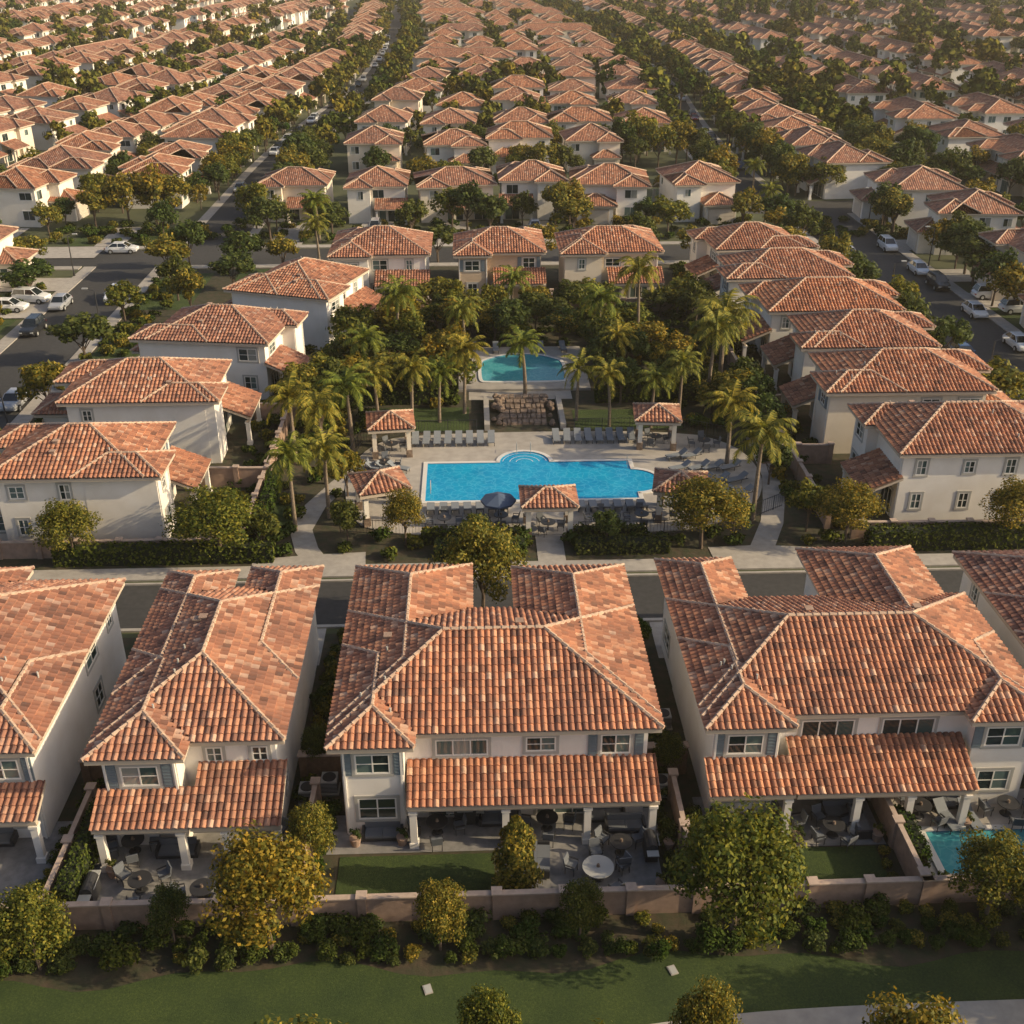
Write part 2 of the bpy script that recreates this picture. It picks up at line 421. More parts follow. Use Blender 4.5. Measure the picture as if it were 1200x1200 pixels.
# ------ foreground houses
EZ=5.8
H3=make_house([(-7.3,41.4,-3.1,50,EZ),(-7.3,42.4,8.9,53.4,EZ),(-7.3,43.2,-.3,58.4,EZ),(2.1,43.4,8.9,58.0,EZ)],
  sheds=[(-3.6,8.7,43.05,40.7,2.75)],auto='NEW',seed=3,
  wins=[(0,'S',-5.2,4.45,1.7,1.2,True),(0,'S',-5.1,1.65,1.9,1.35,False),(1,'S',-.9,4.5,2.6,1.0,False),(1,'S',3.0,4.6,1.5,.9,False),(1,'S',6.7,4.5,1.5,1.2,True),(1,'S',-1.2,1.1,2.6,2.1,False),(1,'S',4.2,1.1,2.8,2.1,False),(1,'S',7.3,1.5,1.2,1.2,False)],
  cols=[(-3.3,41.05,2.35),(1.2,41.05,2.35),(5.2,41.05,2.35),(8.4,41.05,2.35)])
H4=make_house([(10.9,42.2,15.4,50,EZ),(10.9,43.2,28.3,54,EZ),(24.0,42.3,28.3,50,EZ),(10.9,44,15.6,58.6,EZ),(19.9,44,27.1,59.6,EZ)],
  sheds=[(11.1,15.4,42.85,40.9,2.75),(15.4,24.4,43.85,40.9,2.75)],seed=4,
  wins=[(0,'S',13.1,4.45,1.8,1.2,True),(0,'S',13.3,1.5,1.8,1.3,False),(1,'S',17.5,4.45,2.7,1.15,False),(1,'S',21.6,4.45,2.7,1.15,False),(2,'S',26.1,4.45,1.8,1.2,True),(2,'S',26.1,1.65,1.7,1.3,False),(1,'S',17.6,1.1,2.8,2.1,False),(1,'S',21.7,1.1,2.8,2.1,False)],
  cols=[(15.1,41.25,2.35),(18.6,41.25,2.35),(21.2,41.25,2.35),(24.0,41.25,2.35)])
H2=make_house([(-18.5,41.0,-13.8,50,EZ),(-18.5,42.2,-9.3,56.2,EZ),(-13.6,47,-9.3,58.5,EZ),(-18.5,46,-14.3,58.2,EZ)],
  sheds=[(-18.3,-13.7,41.65,39.7,2.75),(-13.7,-9.4,42.85,39.7,2.75)],seed=5,
  wins=[(0,'S',-16.2,4.4,1.8,1.2,True),(0,'S',-16.2,1.55,1.5,1.3,True),(1,'S',-12.9,4.6,.8,.9,False),(1,'S',-10.7,4.6,.8,.9,False),(1,'S',-11.6,1.1,2.8,2.1,False)],
  cols=[(-18,40.05,2.35),(-14.2,40.05,2.35),(-12.1,40.05,2.35),(-9.7,40.05,2.35)])
H1=make_house([(-25.2,41.7,-20.9,50,EZ),(-31.5,42.6,-20.9,57.4,EZ),(-31.5,44,-26.8,59,EZ)],
  sheds=[(-25.0,-21.0,42.35,40.4,2.75),(-31.3,-25.0,43.25,40.4,2.75)],seed=6,
  wins=[(0,'S',-22.9,4.4,1.6,1.2,True),(0,'S',-22.9,1.5,1.5,1.3,False),(1,'S',-28.5,4.5,2.4,1.1,False),(1,'S',-28.5,1.1,2.8,2.1,False)],
  cols=[(-21.3,40.75,2.35),(-24.8,40.75,2.35),(-28,40.75,2.35)])
H5=make_house([(29.5,42.0,33.8,50,EZ),(29.5,43.2,43,54,EZ),(29.5,44,36.5,58.8,EZ)],
  sheds=[(33.8,43,43.85,41,2.75)],seed=8,wins=[(0,'S',31.7,4.4,1.6,1.2,True),(0,'S',31.7,1.5,1.6,1.3,False)],cols=[(34.2,41.3,2.35),(38,41.3,2.35)])
for parts,cx,cy in ((H1,-26,50),(H2,-14,50),(H3,0,50),(H4,19,50),(H5,36,50)):
    shift(parts,cx,cy);group('stucco_house',to_meshes(parts,'house'),(cx,cy,0))

# ------ mid houses (yard side = local -Y)
def mid(w,d,seed,mir=False,tiles=True,hi=True,st=None):
    x0,x1=-w/2,w/2;y0,y1=-d/2,d/2;R=random.Random(seed);s=w*R.uniform(.40,.5)
    if seed%3==0:   bl=[(x0,y0,x0+s,y0+s+2,EZ),(x0,y0+1.2,x1,y1-1,EZ),(x1-s,0,x1,y1+.6,EZ)]
    elif seed%3==1: bl=[(x0,y0+.9,x1,y1-.6,EZ),(x0,y0,x0+s,y0+s+2,EZ),(x0,0,x0+s+.4,y1+.6,EZ)]
    else:           bl=[(x0,y0+.8,x1,y1-1.3,EZ),(x1-s,y0,x1,y0+s+2.4,EZ),(x0,.5,x0+s+1,y1+.4,EZ)]
    bl.append((x0+.6,y1-3.5,x0+s+1.5,y1+2.6,3.1))
    left=seed%3!=2
    a,b=((x0+s+.1,x1-.1) if left else (x0+.1,x1-s-.1))
    yw=(bl[1][1] if seed%3==0 else bl[0][1])+.66
    sh=[(a,b,yw,yw-3.0,2.6)]
    cl=[(a+.35,yw-2.6,2.2),(b-.35,yw-2.6,2.2)]
    if mir:
        bl=[(-q[2],q[1],-q[0],q[3],q[4]) for q in bl];sh=[(-q[1],-q[0],*q[2:]) for q in sh];cl=[(-q[0],q[1],q[2]) for q in cl]
    g=bl[-1]
    gm=(g[0]+g[2])/2
    return make_house(bl,sh,(),'NESW',tiles,hi,st or ('stucco_mix' if seed%2 else 'stucco_white'),(len(bl)-1,gm-1.9,gm+1.9),seed,cl)
MID=[to_meshes(mid(9.8,13.6,12),'mid_a'),to_meshes(mid(9.8,14.6,14,True),'mid_b'),to_meshes(mid(9.8,15.6,16),'mid_c'),to_meshes(mid(9.8,15.6,15,True),'mid_d'),
     to_meshes(mid(12.2,12.0,16),'mid_e'),to_meshes(mid(12.6,11.6,17,True),'mid_f'),to_meshes(mid(11.2,11.6,18,st='stucco_tan'),'mid_g'),to_meshes(mid(9.8,14.2,18,True),'mid_h')]
rad=math.radians
for k,x,y,r in ((0,-29.0,76.4,90),(1,-28.2,90.6,90),(7,-24.3,105.6,82),(4,-18.6,121.6,70),
    (2,38.2,78.2,-90),(3,37.2,90.6,-90),(7,37.4,101.8,-90),(2,36.9,113.0,-90),(3,35.8,125.2,-88),(0,34.8,138.0,-86),
    (4,-11,137,0),(6,3.4,137,0),(5,16.9,137.2,0)):
    group('stucco_house',MID[k],(x,y,0),rad(r))
# ------ far houses: the neighbourhood streets bend gently
def WARP(y):
    if y<205: return 0
    return 9*math.sin((y-205)/130)*min(1,(y-205)/120)
FAR=[]
for i,(w,d) in enumerate(((11.8,11.5),(12.2,12.5),(11.2,12),(12.4,13),(11.6,12.6),(13.0,11.8),(10.6,13.2),(12.6,14))):
    FAR.append(merged(mid(w,d,21+i,i%2==1,False,False),'far_house'))
def town(seed,n):
    bl=[(-n*5.5,-5.2,n*5.5,5.2,EZ)];R=random.Random(seed)
    for k in range(n):
        c=-n*5.5+5.5+11*k;w=R.uniform(2.6,3.6);o=R.uniform(-1.5,1.5)
        bl.append((c+o-w,-7.4,c+o+w,0,EZ));bl.append((c-o-w,0,c-o+w,7.3,EZ))
    sh=[(-n*5.5+.2,n*5.5-.2,-4.55,-7.2,2.7)]
    return merged(make_house(bl,sh,(),'NESW',False,False,'stucco_mix' if seed%2 else 'stucco_white',None,seed),'townhouse_row')
TOWN=[town(31,3),town(32,2),town(33,4),town(34,3)]
far_xy=[];gaps=[]
def far(x,y,r,skip=0,town=False):
    wx=x+WARP(y)
    if abs(wx-.0366*y)>.5*math.hypot(y,40)+26: return
    if random.random()<skip: gaps.append((x,y));return
    r-=math.degrees(math.atan((WARP(y+5)-WARP(y-5))/10))
    if town: obj('townhouse_row',random.choice(TOWN),(wx,y,0),rad(r+random.uniform(-2,2)),1);far_xy.append((x,y));return
    s=random.uniform(.92,1.08)
    obj('stucco_house',random.choice(FAR),(wx+random.uniform(-.8,.8),y+random.uniform(-1.3,1.3),0),rad(r+random.uniform(-5,5)),(s,s,random.uniform(.93,1.08)));far_xy.append((x,y))
for x in (-26.8,-14.4,-2.6,9.6,22.2,35.6): far(x,180,0 if x<20 else 180)
i=0;y=212
while y<1000:
    tw=y>300 and i%4==2
    if tw:
        far(-10,y+6,180,0,True);far(27,y+6,180,0,True)
    else:
        for x in (-17.5,-4.6,9,21.8,35): far(x+random.uniform(-.9,.9),y+6+random.uniform(-2,2),0 if i%2 else 180,.09)
    y+=28 if i%2 else 24;i+=1
def column(x,r,y0,y1=1000,step=14.6,sh=0,lim=None,tw=0):
    y=y0;cv=random.uniform(-1,1)*.00012
    while y<y1:
        t=tw and random.random()<tw;st=38 if t else step
        ym=y+(12 if t else 0)
        xx=x+sh*(ym-200)+cv*(ym-200)**2
        if lim is None or (xx<lim if lim<0 else xx>lim): far(xx,ym,r-math.degrees(math.atan(sh+2*cv*(ym-200))),.06 if y<300 else .15,t)
        y+=st*random.uniform(.97,1.1)
SHL=.16;SHR=-.07
column(-52,90,177);column(-68.5,-90,179,sh=.05,lim=-62)
for k in range(14):
    xx=-99-48*k;column(xx,90,150 if k<1 else 170+k*10,sh=SHL,lim=-64,tw=.10);column(xx-17,-90,152 if k<1 else 170+k*10,sh=SHL,lim=-64,tw=.10)
column(63,-90,196)
for k in range(13):
    xx=98+50*k;column(xx,-90,165+k*10,sh=SHR,lim=88,tw=.5);column(xx+19,90,165+k*10,sh=SHR,lim=88,tw=.5)
for x,y,r in ((-66,141,-90),(-66,125,-90),(71,157,90),(72.5,134,90),(71,117,90),(86,150,-90),(69,173,90)): far(x,y,r)

# ---------------------------------------------------------------- ground
def sheet(name,poly,z,mat):
    mb=MB();mb.face([(x,y,z) for x,y in poly],mat);return obj(name,mb.mesh(name))
def rect(name,x0,y0,x1,y1,z,mat): return sheet(name,[(x0,y0),(x1,y0),(x1,y1),(x0,y1)],z,mat)
def slab(name,x0,y0,x1,y1,z,mat): mb=MB();mb.box(x0,y0,-.05,x1,y1,z,mat);return obj(name,mb.mesh(name))
def wstrip(name,xa,xb,y0,y1,z,mat,sh=0):
    mb=MB();n=int((y1-y0)/10)
    for i in range(n):
        a=y0+(y1-y0)*i/n;b=y0+(y1-y0)*(i+1)/n;wa=WARP(a)+sh*(a-200);wb=WARP(b)+sh*(b-200)
        mb.face([(xa+wa,a,z),(xb+wa,a,z),(xb+wb,b,z),(xa+wb,b,z)],mat)
    return obj(name,mb.mesh(name))
rect('ground',-3000,-400,3000,5000,0,'terrain')
rect('planting_bed',-45,31,50,60,.008,'mulch')
pts=[(-45,22)]+[(50,22)]+[(50-x,33.7+.45*math.sin(x*.35)+.25*math.sin(x*.9+1)) for x in np.linspace(0,95,70)]
sheet('lawn',pts,.02,'grass')
mb=MB();xs=np.linspace(-45,50,60);yc=[29.0+1.45/(1+math.exp(-(x-6)/3.0)) for x in xs]
for a in range(59):
    mb.face([(xs[a],yc[a]-.75,.035),(xs[a+1],yc[a+1]-.75,.035),(xs[a+1],yc[a+1]+.75,.035),(xs[a],yc[a]+.75,.035)],'concrete')
obj('footpath',mb.mesh('footpath'))
rect('patio',-18.9,37.0,-9.2,42.9,.03,'paver_grey')
rect('patio',-31.0,37.0,-20.6,43.4,.03,'paver_grey')
rect('patio',-7.6,40.6,8.9,43.3,.03,'paver_grey');rect('patio',.9,37.5,8.6,40.598,.03,'paver_grey')
rect('lawn',-6.9,37.2,.6,40.4,.045,'grass')
rect('patio',11,40.3,20.0,44,.03,'paver_grey');rect('lawn',12.6,37.4,19.4,40.2,.045,'grass')
rect('patio',20.6,37.0,29.2,44,.03,'pool_deck');rect('patio',30,37,44,44,.03,'paver_grey')
# near street
rect('road',-60,60.9,70,66.4,.02,'asphalt')
def curb_walk(name,x0,y0,x1,y1):
    slab(name,x0,y0,x1,y1,.13,'concrete')
curb_walk('sidewalk',-42,66.4,50,66.6);curb_walk('sidewalk',-42,67.0,50,68.6);curb_walk('sidewalk',-60,60.6,70,60.9)
for a,b in ((-30,-27.5),(-18,-14.8),(-13.2,-9.8),(-6.8,-1),(2.6,8.4),(11.2,15),(20.4,26.6),(30,36)): rect('driveway',a,56.5,b,60.6,.03,'concrete')
rect('planting_bed',-42,68.6,50,150,.010,'mulch')
deck=[(-10,76.5),(-8,73.6),(-3,72.6),(14,72.6),(18,73.6),(22,76.5),(24,82),(23,88.5),(18,91.8),(-6,91.8),(-9.5,89),(-10.8,83)]
def smooth(poly,it=2):
    for _ in range(it):
        q=[]
        for i in range(len(poly)):
            a=poly[i];b=poly[(i+1)%len(poly)]
            q+= [(a[0]*.75+b[0]*.25,a[1]*.75+b[1]*.25),(a[0]*.25+b[0]*.75,a[1]*.25+b[1]*.75)]
        poly=q
    return poly
mb=MB();mb.prism(smooth(deck),0,.1,'pool_deck');obj('pool_deck_paving',mb.mesh('pool_deck'))
def arc(cx,cy,r,a0,a1,n=14): return [(cx+r*math.cos(rad(a0+(a1-a0)*i/n)),cy+r*math.sin(rad(a0+(a1-a0)*i/n))) for i in range(n+1)]
pool=[(-4,78.2),(13.0,78.2),(13.0,79.3)]+arc(13.0,81.4,2.1,-88,88)+[(13.0,83.6),(13.0,85.2),(6.3,85.2)]+arc(4.2,85.3,2.1,2,178)+[(2.1,85.2),(-4,85.2)]
def offset(poly,d):
    n=len(poly);out=[]
    for i in range(n):
        p=Vector(poly[i-1]);c=Vector(poly[i]);q=Vector(poly[(i+1)%n]);a=(c-p).normalized();b=(q-c).normalized()
        na=Vector((a.y,-a.x));nb=Vector((b.y,-b.x));m=(na+nb);m=m/max(.35,m.length_squared/2)*1 if m.length>.01 else na
        out.append((c.x+m.x*d,c.y+m.y*d))
    return out
def pool_obj(name,poly,base,water,cop='white_stone',cw=.35):
    P={};mb=MB();mb.face([(x,y,base+.02) for x,y in poly],water);P['water']=mb.mesh('water')
    mb=MB();o=offset(poly,cw);n=len(poly)
    for i in range(n):
        j=(i+1)%n;A,B,C,D=poly[i],poly[j],o[j],o[i];z=base+.09
        mb.face([(D[0],D[1],z),(C[0],C[1],z),(B[0],B[1],z),(A[0],A[1],z)],cop)
        mb.face([(A[0],A[1],z),(B[0],B[1],z),(B[0],B[1],base+.0),(A[0],A[1],base+.0)],'pool_tile')
        mb.face([(C[0],C[1],z),(D[0],D[1],z),(D[0],D[1],base),(C[0],C[1],base)],cop)
    P['coping']=mb.mesh('coping')
    mb=MB()
    if len(poly)>30 and base<.2:
        for r in (1.9,1.3,.75):
            for i in range(12):
                a=rad(8+164*i/12);b=rad(8+164*(i+1)/12);mb.face([(4.2+(r-.05)*math.cos(a),85.3+(r-.05)*math.sin(a),base+.025),(4.2+r*math.cos(a),85.3+r*math.sin(a),base+.025),(4.2+r*math.cos(b),85.3+r*math.sin(b),base+.025),(4.2+(r-.05)*math.cos(b),85.3+(r-.05)*math.sin(b),base+.025)],'white_stone')
        for x,y in ((-3.6,80),(12.8,84.2),(3.6,87.3),(4.8,87.3)):
            mb.cyl((x,y-.35,base),(x,y-.3,base+.9),.025,.025,6,'ac_metal');mb.cyl((x,y+.35,base),(x,y+.3,base+.9),.025,.025,6,'ac_metal');mb.cyl((x,y-.3,base+.9),(x,y+.3,base+.9),.025,.025,6,'ac_metal')
        P['steps_and_rails']=mb.mesh('steps_and_rails')
    group(name,P)
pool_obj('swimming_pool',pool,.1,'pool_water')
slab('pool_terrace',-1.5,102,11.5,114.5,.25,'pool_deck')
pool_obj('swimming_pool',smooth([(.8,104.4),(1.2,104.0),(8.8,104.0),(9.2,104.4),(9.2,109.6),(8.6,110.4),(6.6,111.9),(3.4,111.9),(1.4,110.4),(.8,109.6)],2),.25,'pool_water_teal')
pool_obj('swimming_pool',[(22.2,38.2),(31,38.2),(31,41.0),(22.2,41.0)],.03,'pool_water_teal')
# low stepped stone cascade between the pools
mb=MB();R=random.Random(4)
for st in range(6):
    y0=93.6+st*.95;z=.20+st*.12
    x=2.6
    while x<6.5:
        w_=R.uniform(.3,.7);d0=R.uniform(-.12,.12);zz=z+R.uniform(-.03,.05)
        mb.hexa([(x,y0+d0,0),(x+w_,y0+d0+R.uniform(-.06,.06),0),(x+w_,y0+.94,0),(x,y0+.94,0),(x+.04,y0+d0+.05,zz),(x+w_-.04,y0+d0+.05,zz),(x+w_-.03,y0+.9,zz),(x+.03,y0+.9,zz)],'stone');x+=w_+.02
for q in range(30):
    x=R.choice((R.uniform(1.8,2.7),R.uniform(6.5,7.4)));y=R.uniform(93.2,99.4);cz=.05
    r=R.uniform(.2,.38);k=7;lv=[]
    for (zz,rr) in ((0,1.0),(.45,1.05),(.85,.72),(1.0,.35)):
        lv.append([(x+r*rr*R.uniform(.8,1.15)*math.cos(6.283*i/k+q),y+r*rr*R.uniform(.8,1.15)*math.sin(6.283*i/k+q),cz+zz*r*1.3+(y-92.6)*.08) for i in range(k)])
    for a in range(3):
        for i in range(k): mb.face([lv[a][i],lv[a][(i+1)%k],lv[a+1][(i+1)%k],lv[a+1][i]],'stone')
    mb.face(lv[3],'stone')
P={'rocks':mb.mesh('rocks')};mb=MB()
mb.box(.9,92.4,0,1.4,99.7,.6,'pool_deck');mb.box(7.8,92.4,0,8.3,99.7,.6,'pool_deck')
P['planter_walls']=mb.mesh('planter_walls');group('stone_cascade',P)
rect('footpath',-.5,99.8,9.5,102,.03,'pool_deck')
rect('lawn',-9,92.3,-.5,98,.03,'grass');rect('lawn',9.2,92.3,19,97,.03,'grass')
def ribbon(name,pl,w,z,mat):
    mb=MB()
    for i in range(len(pl)-1):
        def nrm(k):
            a=Vector(pl[max(k-1,0)]);b=Vector(pl[min(k+1,len(pl)-1)]);d=(b-a).normalized();return Vector((-d.y,d.x))*w/2
        a=Vector(pl[i]);b=Vector(pl[i+1]);na=nrm(i);nb=nrm(i+1)
        mb.face([(*(a-na),z),(*(b-nb),z),(*(b+nb),z),(*(a+na),z)],mat)
    return obj(name,mb.mesh(name))
ribbon('footpath',[(-11.2,68.6),(-12.4,71),(-13.2,74),(-12.6,78),(-11,82),(-10,84)],1.7,.04,'concrete')
ribbon('footpath',[(20.2,68.6),(21.3,71),(22.6,74),(23.6,77.5),(24.6,82),(25,90)],1.7,.04,'concrete')
ribbon('footpath',[(-16,68.8),(-12,69.3),(-8,69.6)],1.8,.05,'concrete');ribbon('footpath',[(17,69.4),(21,69.6),(26,68.9)],1.8,.05,'concrete')
rect('footpath',4.4,68.6,6.4,73.2,.05,'concrete')
rect('road',-50.5,66.4,-42.5,150,.02,'asphalt');rect('road',-140,150,50.4,158.5,.022,'asphalt')
rect('road',50.5,66.4,60.2,178,.02,'asphalt');rect('road',44,178,300,187,.024,'asphalt')
wstrip('road',-41,-33.2,158.5,1100,.02,'asphalt');wstrip('road',45,52,187,1100,.02,'asphalt')
for k in range(9): wstrip('road',-94-48*k,-86-48*k,160,1100,.026+.003*k,'asphalt',SHL)
for xa,xb in ((-42.6,-41.0),(-33.2,-31.8)): wstrip('sidewalk',xa,xb,160,700,.05,'concrete')
for xa,xb in ((43.6,45),(52,53.4)): wstrip('sidewalk',xa,xb,188,700,.05,'concrete')
for x0,x1,y0,y1 in ((-42.5,-40.9,68.7,149.5),(-52.1,-50.5,68.7,149.5),(48.9,50.5,68.7,177.5),(60.2,61.8,66,177.5)): curb_walk('sidewalk',x0,y0,x1,y1)
for x0,x1,y0,y1 in ((-39,48.8,148.2,149.8),(-31.5,48.8,158.8,160.3),(-140,-52.5,148.2,149.8),(-140,-43,158.8,160.3),(62,200,176.4,177.8)): curb_walk('sidewalk',x0,y0,x1,y1)
for y in (75.5,90,104.5): rect('driveway',-40.9,y-2.5,-36,y+2.5,.14,'concrete')
for y in (78,90.5,101.8,113,125,138): rect('driveway',44.8,y-2.4,48.9,y+2.4,.14,'concrete')
for y in (114,130,141,157): rect('driveway',-62,y-3,-52.1,y+3,.14,'concrete');rect('driveway',61.8,y-3,66,y+3,.14,'concrete')
for x in (-26.8,-14.4,-2.6,9.6): rect('driveway',x-2.4,160.3,x+2.4,174,.14,'concrete')
rect('driveway',-54,160.4,-50,172,.14,'concrete');rect('driveway',-72,160.4,-67,172,.14,'concrete')
for q in ((-62,118,-53,127),(-58,161,-55,171),(-49,161,-43.5,171),(-16.8,73,-14.2,80),(62,120,65,127),(-40.6,79,-36.5,87),(-40.6,94,-36.5,101),(-40.6,108,-34,122),(-40.4,130,-34,146),(-61.5,134,-53,137),(45,82,48.7,87),(45,94,48.7,98.5),(45,105,48.7,110),(44.5,117,48.7,121.5),(44.5,129,48.7,134),(-31,142,-20,147.8)): rect('lawn',*q,.03,'grass')

# ---------------------------------------------------------------- walls / fences
def wall(name,pl,h,t=.2,mat='block_wall',pil=3.0):
    mb=MB()
    for i in range(len(pl)-1):
        a=Vector(pl[i]);b=Vector(pl[i+1]);d=b-a;l=d.length;d.normalize();n=Vector((d.y,-d.x))
        mb.obox(a,d,n,0,l,-t/2,t/2,0,h,mat);mb.obox(a,d,n,-.05,l+.05,-t/2-.05,t/2+.05,h+.001,h+.08,'wall_cap')
        k=max(1,round(l/pil))
        for j in range(k+1):
            c=l*j/k;mb.obox(a,d,n,c-.2,c+.2,-.2,.2,0,h+.12,mat);mb.obox(a,d,n,c-.25,c+.25,-.25,.25,h+.121,h+.2,'wall_cap')
    return obj(name,mb.mesh(name))
wall('block_wall',[(-40,36.55),(-19.6,36.5),(-8.5,36.45),(9.8,36.5),(20.4,36.6),(30,36.7),(44,36.8)],1.45)
for pl in ([(-19.7,36.7),(-19.7,44)],[(-8.5,36.7),(-8.4,44)],[(9.8,36.7),(9.9,44)],[(20.3,36.8),(20.3,43.6)],[(29.6,36.8),(29.0,44)]): wall('block_wall',pl,1.6,.14,pil=4)
for x in (-19.7,-8.4,9.9): wall('wood_fence',[(x-.9,46),(x+.9,46)],1.7,.08,'wood',9)
wall('block_wall',[(-16.6,81.6),(-22,81.8)],1.7);wall('block_wall',[(-14.2,95),(-20,95.5)],1.7)
wall('block_wall',[(24.5,84.6),(30,84.4)],1.7);wall('block_wall',[(26.5,95.8),(30,95.8)],1.7);wall('block_wall',[(26.5,73),(26.6,84.4),(26.8,118)],1.5)
wall('block_wall',[(-17,71),(-17,95),(-12,99),(-9,112)],1.5)
wall('block_wall',[(-40,70.6),(-17,70.5)],1.3);wall('block_wall',[(28,71.4),(48,71)],1.3)
wall('block_wall',[(-6,127.5),(-6,131)],1.6);wall('block_wall',[(9.6,127.5),(9.6,131)],1.6)
wall('block_wall',[(-18,128),(24,127.4)],1.5)

# ---------------------------------------------------------------- vegetation
def leafq(C,N,S,mb,mat,asp=.6):
    n=len(C);T=rng.normal(size=(n,3));T-=N*np.sum(T*N,1)[:,None];T/=np.linalg.norm(T,axis=1)[:,None]+1e-9
    B=np.cross(N,T);S=S[:,None]
    V=np.stack([C-T*S,C-B*S*asp,C+T*S,C+B*S*asp],1).reshape(-1,3)
    F=np.arange(4*n).reshape(-1,4);mb.arr(V,F,mat)
def unit(n): 
    a=rng.normal(size=(n,3));return a/np.linalg.norm(a,axis=1)[:,None]
def clumps(mb,c,rad3,K,nl,ls,mat,cr=(.28,.42),shell=(.5,.92)):
    c=np.array(c);rad3=np.array(rad3);D=unit(K);D[:,2]=np.where(D[:,2]<-.5,-D[:,2]*.5,D[:,2])
    cc=c+D*rad3*rng.uniform(shell[0],shell[1],K)[:,None];r=rng.uniform(cr[0],cr[1],K)*rad3.mean()
    pick=rng.integers(0,K,nl);d=unit(nl)
    P=cc[pick]+d*(r[pick]*rng.uniform(.55,1.12,nl))[:,None]*np.array([1,1,.85])
    N=d+rng.normal(size=(nl,3))*.45+np.array([0,0,.25]);N/=np.linalg.norm(N,axis=1)[:,None]
    leafq(P,N,ls*rng.uniform(.6,1.25,nl),mb,mat);return cc
def broadleaf(h,r,K,nl,ls,mat,tr=.14,k=7):
    mb=MB();base=h*.3
    ch=(h-base)/2;c=(0,0,base+ch)
    cc=clumps(mb,c,(r,r,ch),K,nl,ls,mat)
    p=Vector((0,0,-.05));q=Vector((rng.uniform(-.1,.1),rng.uniform(-.1,.1),base+ch*.4));mb.cyl(p,q,tr,tr*.65,k,'bark',False)
    for i in range(min(K,9)):
        e=Vector(cc[i]);m=q.lerp(e,.5)+Vector((0,0,-.15));s=Vector((q.x,q.y,base*.75+rng.uniform(0,.5)*ch))
        mb.cyl(s,m,tr*.42,tr*.28,5,'bark',False);mb.cyl(m,e,tr*.28,tr*.1,5,'bark',False)
    return mb.mesh('broadleaf')
NEAR=[broadleaf(6,2.3,50,10500,.105,'leaf_gold'),broadleaf(6,2.2,60,11000,.10,'leaf_gold'),broadleaf(6,2.3,46,10000,.105,'leaf_gold'),broadleaf(6,2.0,44,9000,.10,'leaf_green')]
MIDT=[broadleaf(6,2.5,26,1900,.25,'leaf_gold'),broadleaf(6,2.3,22,1900,.24,'leaf_gold'),broadleaf(6,2.4,24,1900,.24,'leaf_green'),broadleaf(6,2.6,28,2000,.24,'leaf_green')]
FART=[broadleaf(6,2.7,12,300,.55,'leaf_far',k=4),broadleaf(6,2.5,10,300,.52,'leaf_hedge',k=4),broadleaf(6.5,2.6,12,300,.52,'leaf_far',k=4)]
def cyp(h,r,nl,ls,mat):
    mb=MB();z=rng.uniform(.3,h,nl);pr=r*np.sqrt(np.clip(1-(z/h)**1.6,.02,1))*np.clip(z/.8,.4,1);a=rng.uniform(0,6.283,nl)
    lump=1+.22*np.sin(a*3+z*2.1)+.15*np.sin(a*5-z*3.3);rr=pr*lump*rng.uniform(.65,1.05,nl)
    P=np.stack([rr*np.cos(a),rr*np.sin(a),z],1);N=np.stack([np.cos(a),np.sin(a),np.full(nl,.4)],1)+rng.normal(size=(nl,3))*.4;N/=np.linalg.norm(N,axis=1)[:,None]
    leafq(P,N,ls*rng.uniform(.6,1.2,nl),mb,mat);mb.cyl((0,0,0),(0,0,h*.8),.12,.03,6,'bark',False);return mb.mesh('cypress')
CYPN=cyp(4.6,1.05,6000,.11,'leaf_gold');CYPF=cyp(15,1.9,1000,.5,'leaf_hedge')
def bush(r,h,nl,ls,mat):
    mb=MB();K=9;clumps(mb,(0,0,h*.45),(r,r,h*.5),K,nl,ls,mat,(.4,.6),(.3,.7));return mb.mesh('shrub')
BUSHN=[bush(.75,1.1,1000,.085,'leaf_hedge'),bush(.8,.9,900,.09,'leaf_green'),bush(.6,.8,800,.08,'leaf_gold'),bush(.9,1.2,1100,.09,'leaf_hedge')]
BUSHM=[bush(.8,1.1,240,.18,'leaf_hedge'),bush(.9,1.0,240,.18,'leaf_hedge'),bush(.8,1.2,220,.19,'leaf_gold')]
